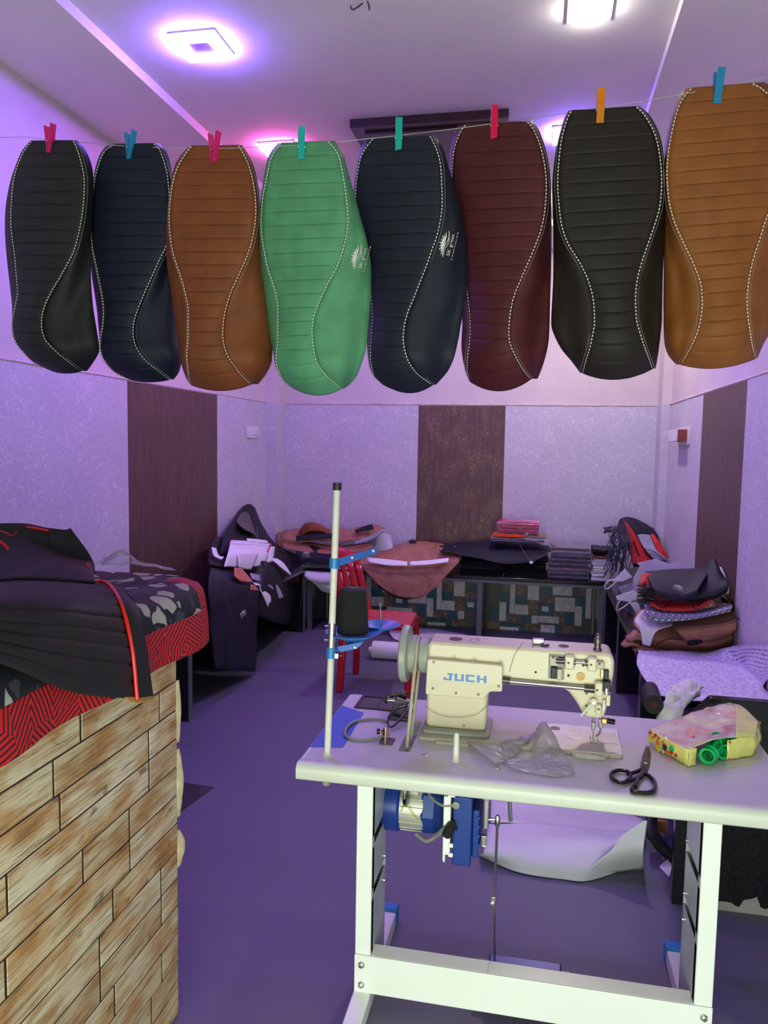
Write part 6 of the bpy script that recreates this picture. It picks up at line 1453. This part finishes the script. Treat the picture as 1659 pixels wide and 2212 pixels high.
cloth('upper_fold', 'leather_brown', [PY(4.40, (1445, 1342), (1500, 1326), (1560, 1316), (1600, 1308)), PY(4.24, (1455, 1356), (1510, 1348), (1565, 1340), (1603, 1335)), PY(4.20, (1470, 1372), (1515, 1370), (1560, 1366), (1592, 1356)), PY(4.22, (1484, 1386), (1515, 1384), (1550, 1380), (1580, 1372))], t, 26, 22, .003, 6, 3, .006)
cloth('dark_inside', 'leather_black', [PY(4.21, (1484, 1387), (1498, 1382), (1516, 1383)), PY(4.24, (1486, 1393), (1500, 1394), (1518, 1387))], t, 10, 6, .001, 6, 3, .003)
cloth('curled_side', 'leather_brown', [PY(4.55, (1568, 1300), (1585, 1286), (1600, 1300)), PY(4.35, (1575, 1325), (1592, 1305), (1604, 1330)), PY(4.3, (1572, 1345), (1590, 1340), (1600, 1350))], t, 12, 12, .001, 6, 3, .005)
for pts, Y in ((((1455, 1355), (1475, 1352), (1530, 1348), (1570, 1342), (1590, 1334), (1600, 1342)), 4.185), (((1415, 1398), (1428, 1386), (1450, 1380), (1475, 1382)), 4.22)):
    MB().tube(crv(PY(Y, *pts), 24), .003, 6).build('seam', 'seam_dark', t)
for i, (x, y, s) in enumerate(((1372, 1372, 1), (1360, 1385, 2), (1385, 1395, 3), (1400, 1400, 4))):
    o = cloth('leather_scrap', 'leather_brown', [PY(4.4, (x-18, y+4), (x, y-12), (x+22, y-2)), PY(4.27, (x-20, y+8), (x, y-2), (x+22, y+6)), PY(4.25, (x-8, y+14), (x+4, y+10), (x+20, y+12))], None, 12, 10, .012, 14, s, .004); one(o, 'crumpled brown scrap at the end of the tan cover on the right bench', 'scrap', 'brown scraps on the right bench')
o = cloth('backing_cutout', 'cloth_white', [PY(4.40, (1388, 1318), (1420, 1330), (1450, 1340)), PY(4.24, (1372, 1340), (1410, 1350), (1452, 1350)), PY(4.20, (1382, 1358), (1402, 1362), (1418, 1364)), PY(4.20, (1388, 1392), (1396, 1394), (1404, 1396))], None, 14, 18, .002, 7, 2, .004)
one(o, 'white backing panel curling over the tan brown cover', 'panel')
o = cloth('dotted_fabric', 'dot_fabric', [PY(4.5, (1392, 1306), (1440, 1314), (1510, 1316), (1578, 1302)), PY(4.22, (1396, 1320), (1440, 1328), (1510, 1328), (1582, 1310)), PY(4.19, (1406, 1342), (1430, 1344), (1500, 1338), (1576, 1322))], None, 30, 14, .003, 7, 2, .006)
one(o, 'grey fabric with white and black dots under the red print cloth', 'fabric')
o = cloth('red_print_cloth', 'red_fabric', [PY(4.55, (1408, 1280), (1450, 1285), (1500, 1285), (1535, 1292)), PY(4.30, (1404, 1300), (1450, 1308), (1500, 1306), (1536, 1294)), PY(4.26, (1402, 1310), (1440, 1320), (1490, 1320), (1530, 1308))], None, 26, 14, .006, 9, 2, .006)
one(o, 'red and black patterned cloth folded under the navy cover', 'cloth')
t = thing('navy_cover', PY(4.4, (1480, 1295))[0], 'navy cover with a white print folded on top of the right bench heap', 'seat cover')
cloth('panel', 'leather_dusk', [PY(4.75, (1394, 1235), (1440, 1231), (1490, 1229), (1530, 1229)), PY(4.40, (1402, 1252), (1450, 1256), (1490, 1256), (1528, 1240)), PY(4.26, (1412, 1272), (1450, 1280), (1480, 1282), (1510, 1270)), PY(4.25, (1430, 1288), (1455, 1296), (1478, 1294), (1505, 1286))], t, 24, 22, .004, 7, 3, .006)
cloth('peak', 'leather_dusk', [PY(4.55, (1528, 1222), (1536, 1212), (1544, 1208), (1552, 1226)), PY(4.40, (1505, 1262), (1525, 1245), (1550, 1235), (1566, 1248)), PY(4.28, (1478, 1290), (1510, 1286), (1545, 1278), (1573, 1262)), PY(4.30, (1490, 1298), (1515, 1298), (1545, 1292), (1570, 1278))], t, 20, 18, .003, 7, 5, .006)
cloth('white_edge', 'cloth_white', [PY(4.6, (1552, 1226), (1558, 1225)), PY(4.5, (1562, 1245), (1568, 1244)), PY(4.4, (1568, 1270), (1575, 1272)), PY(4.4, (1562, 1282), (1574, 1283))], t, 4, 12, .001, 7, 5, .003)
logo_map(lambda x, y: PY(4.262, (1449+25*x+4*y, 1262+8*x-14*y+10))[0]+Vector((0, -.02, .004)), t)
t = thing('tassel_bundle', PY(4.4, (1400, 1310))[0], 'black tie cords bunched beside the red print cloth', 'cord bundle')
rr = random.Random(9)
for i in range(26):
    sx, sy = 1412+rr.uniform(-6, 10), 1282+rr.uniform(-12, 20)
    pts = PY(4.35-rr.uniform(0, .08), (sx, sy), (sx-14, sy+rr.uniform(-10, 4)), (1384+rr.uniform(-8, 10), sy+rr.uniform(-8, 16)))
    MB().tube(crv(pts, 8), .0045, 5).build('cord', 'leather_black', t)
o = cloth('red_ruffle', 'red_fabric', [PY(4.6, (1388, 1240), (1398, 1238), (1410, 1242)), PY(4.45, (1380, 1256), (1395, 1258), (1412, 1262)), PY(4.4, (1380, 1272), (1395, 1274), (1414, 1276))], None, 14, 14, .012, 22, 3, .006)
one(o, 'red ruffled fabric edge sticking out beside the folded navy cover', 'fabric')
for nm, mat, pts, lab, cat in (
    ('paper_pattern', 'paper_white', PY(5.4, (1322, 1256), (1350, 1228), (1366, 1246), (1345, 1256)), 'white pointed paper pattern sticking out over the bench corner', 'paper'),
    ('paper_pattern', 'paper_white', PY(5.6, (1375, 1216), (1418, 1207), (1445, 1218), (1466, 1213), (1475, 1230), (1395, 1234)), 'wide white paper pattern lying in front of the propped cover', 'paper'),
    ('paper_pattern', 'cloth_white', PY(5.2, (1382, 1222), (1396, 1232), (1390, 1260), (1366, 1282), (1368, 1250)), 'narrow white paper strip standing beside the red ruffle', 'paper'),
    ('net_offcut', 'mesh_net', PY(5.3, (1336, 1268), (1392, 1252), (1378, 1280), (1345, 1285)), 'sheer lilac net offcut among the paper patterns', 'offcut'),
    ('paper_pattern', 'paper_white', PY(5.0, (1330, 1288), (1368, 1275), (1392, 1290), (1360, 1300), (1334, 1296)), 'small white paper roll end beside the black tie cords', 'paper'),
    ('paper_pattern', 'paper_white', PY(4.9, (1360, 1302), (1378, 1300), (1386, 1322), (1375, 1325)), 'white paper corner hanging below the black tie cords', 'paper')):
    o = sheet(nm, mat, pts, None, .004); one(o, lab, cat)
o = cloth('dark_cover', 'leather_dusk', [PY(5.7, (1345, 1235), (1365, 1228), (1390, 1226)), PY(5.5, (1340, 1262), (1365, 1262), (1395, 1258)), PY(5.35, (1342, 1290), (1370, 1300), (1400, 1290)), PY(5.2, (1355, 1325), (1375, 1335), (1400, 1320))], None, 16, 18, .006, 8, 3, .008)
one(o, 'dark violet cover bunched among the white paper patterns', 'seat cover')
for pts in (((1340, 1250), (1318, 1253), (1306, 1266), (1312, 1272), (1325, 1262), (1332, 1256)), ((1368, 1285), (1342, 1296), (1333, 1310), (1334, 1320)), ((1372, 1290), (1352, 1308), (1336, 1318))):
    o = MB().tube(crv(PY(5.15, *pts), 20), .004, 6).build('tie_string', 'stitch_white'); one(o, 'thin white tie cord dangling from the paper patterns', 'cord', 'white tie cords on the right bench')

# --- on the floor
t = thing('cloth_roll', PZ(.006, (830, 1404))[0], 'white fabric roll lying on the floor behind the red chair', 'roll')
a, b = PY(5.75, (806, 1384))[0], PY(5.75, (866, 1388))[0]; a.z = b.z = .075
MB().tube([a, b], .068, 24).build('roll', 'cloth_white', t, ang=50); MB().tube([a-Vector((.03, 0, 0)), a], .02, 12).build('roll_core', 'paper_white', t)
o = cloth('floor_sheet', 'cloth_white', [PZ(.012, (842, 1358), (880, 1355), (930, 1357), (1015, 1372)), PZ(.03, (842, 1368), (880, 1368), (930, 1372), (1000, 1380)), PZ(.012, (850, 1380), (880, 1390), (930, 1392), (990, 1390))], None, 24, 12, .006, 6, 2, .004)
one(o, 'white sheet spread on the floor under the back bench', 'sheet')
t = thing('crumpled_sheet', PZ(.006, (1200, 1880))[0], 'crumpled white vinyl sheet on the floor behind the sewing table', 'sheet')
cloth('back_fold', 'cloth_white', [PY(3.55, (1060, 1720), (1150, 1722), (1260, 1745), (1380, 1765)), PY(3.3, (1060, 1752), (1150, 1762), (1260, 1785), (1390, 1776)), PY(3.2, (1060, 1775), (1150, 1782), (1260, 1795), (1360, 1800))], t, 30, 16, .012, 6, 2, .004)
cloth('front_fold', 'cloth_white', [PY(3.2, (1055, 1778), (1150, 1780), (1250, 1788), (1320, 1792), (1370, 1798)), PY(3.05, (1050, 1812), (1150, 1812), (1250, 1815), (1310, 1822), (1350, 1815)), PZ(.06, (1045, 1840), (1130, 1852), (1220, 1866), (1290, 1868), (1330, 1840)), PZ(.010, (1035, 1846), (1120, 1884), (1220, 1900), (1270, 1903), (1330, 1885))], t, 36, 28, .008, 6, 4, .004)
cloth('right_fold', 'cloth_white', [PY(3.0, (1392, 1772), (1396, 1772), (1398, 1774)), PY(2.98, (1340, 1808), (1370, 1800), (1394, 1800)), PY(2.96, (1318, 1838), (1355, 1840), (1390, 1840)), PZ(.010, (1240, 1902), (1330, 1884), (1390, 1876))], t, 18, 22, .003, 6, 6, .004)
t = thing('wood_scrap', PZ(.0065, (1425, 1830))[0], 'brown board scrap leaning under the right bench beside the crumpled sheet', 'board')
MB().add(PY(3.35, (1412, 1770), (1442, 1774), (1442, 1802), (1416, 1792)), [(0, 1, 2, 3)]).build('board', 'foam_tan', t, solid=.02, smooth=False)
o = cloth('dark_bag', 'leather_black', [PY(3.3, (1398, 1755), (1408, 1750), (1416, 1765)), PY(3.2, (1396, 1790), (1406, 1790), (1418, 1795)), PY(3.15, (1405, 1815), (1425, 1825), (1448, 1838)), PZ(.012, (1440, 1850), (1450, 1856), (1455, 1860))], None, 10, 16, .004, 8, 2, .02)
one(o, 'black strap lying beside the crumpled white sheet under the bench', 'strap')
o = sheet('paper_scrap', 'paper_white', [p for p in PZ(.012, (1424, 1872), (1442, 1855), (1452, 1870), (1446, 1895))], None, .002); one(o, 'small white paper scrap on the floor beside the bench end panel', 'paper')
#==SECTION_END heaps
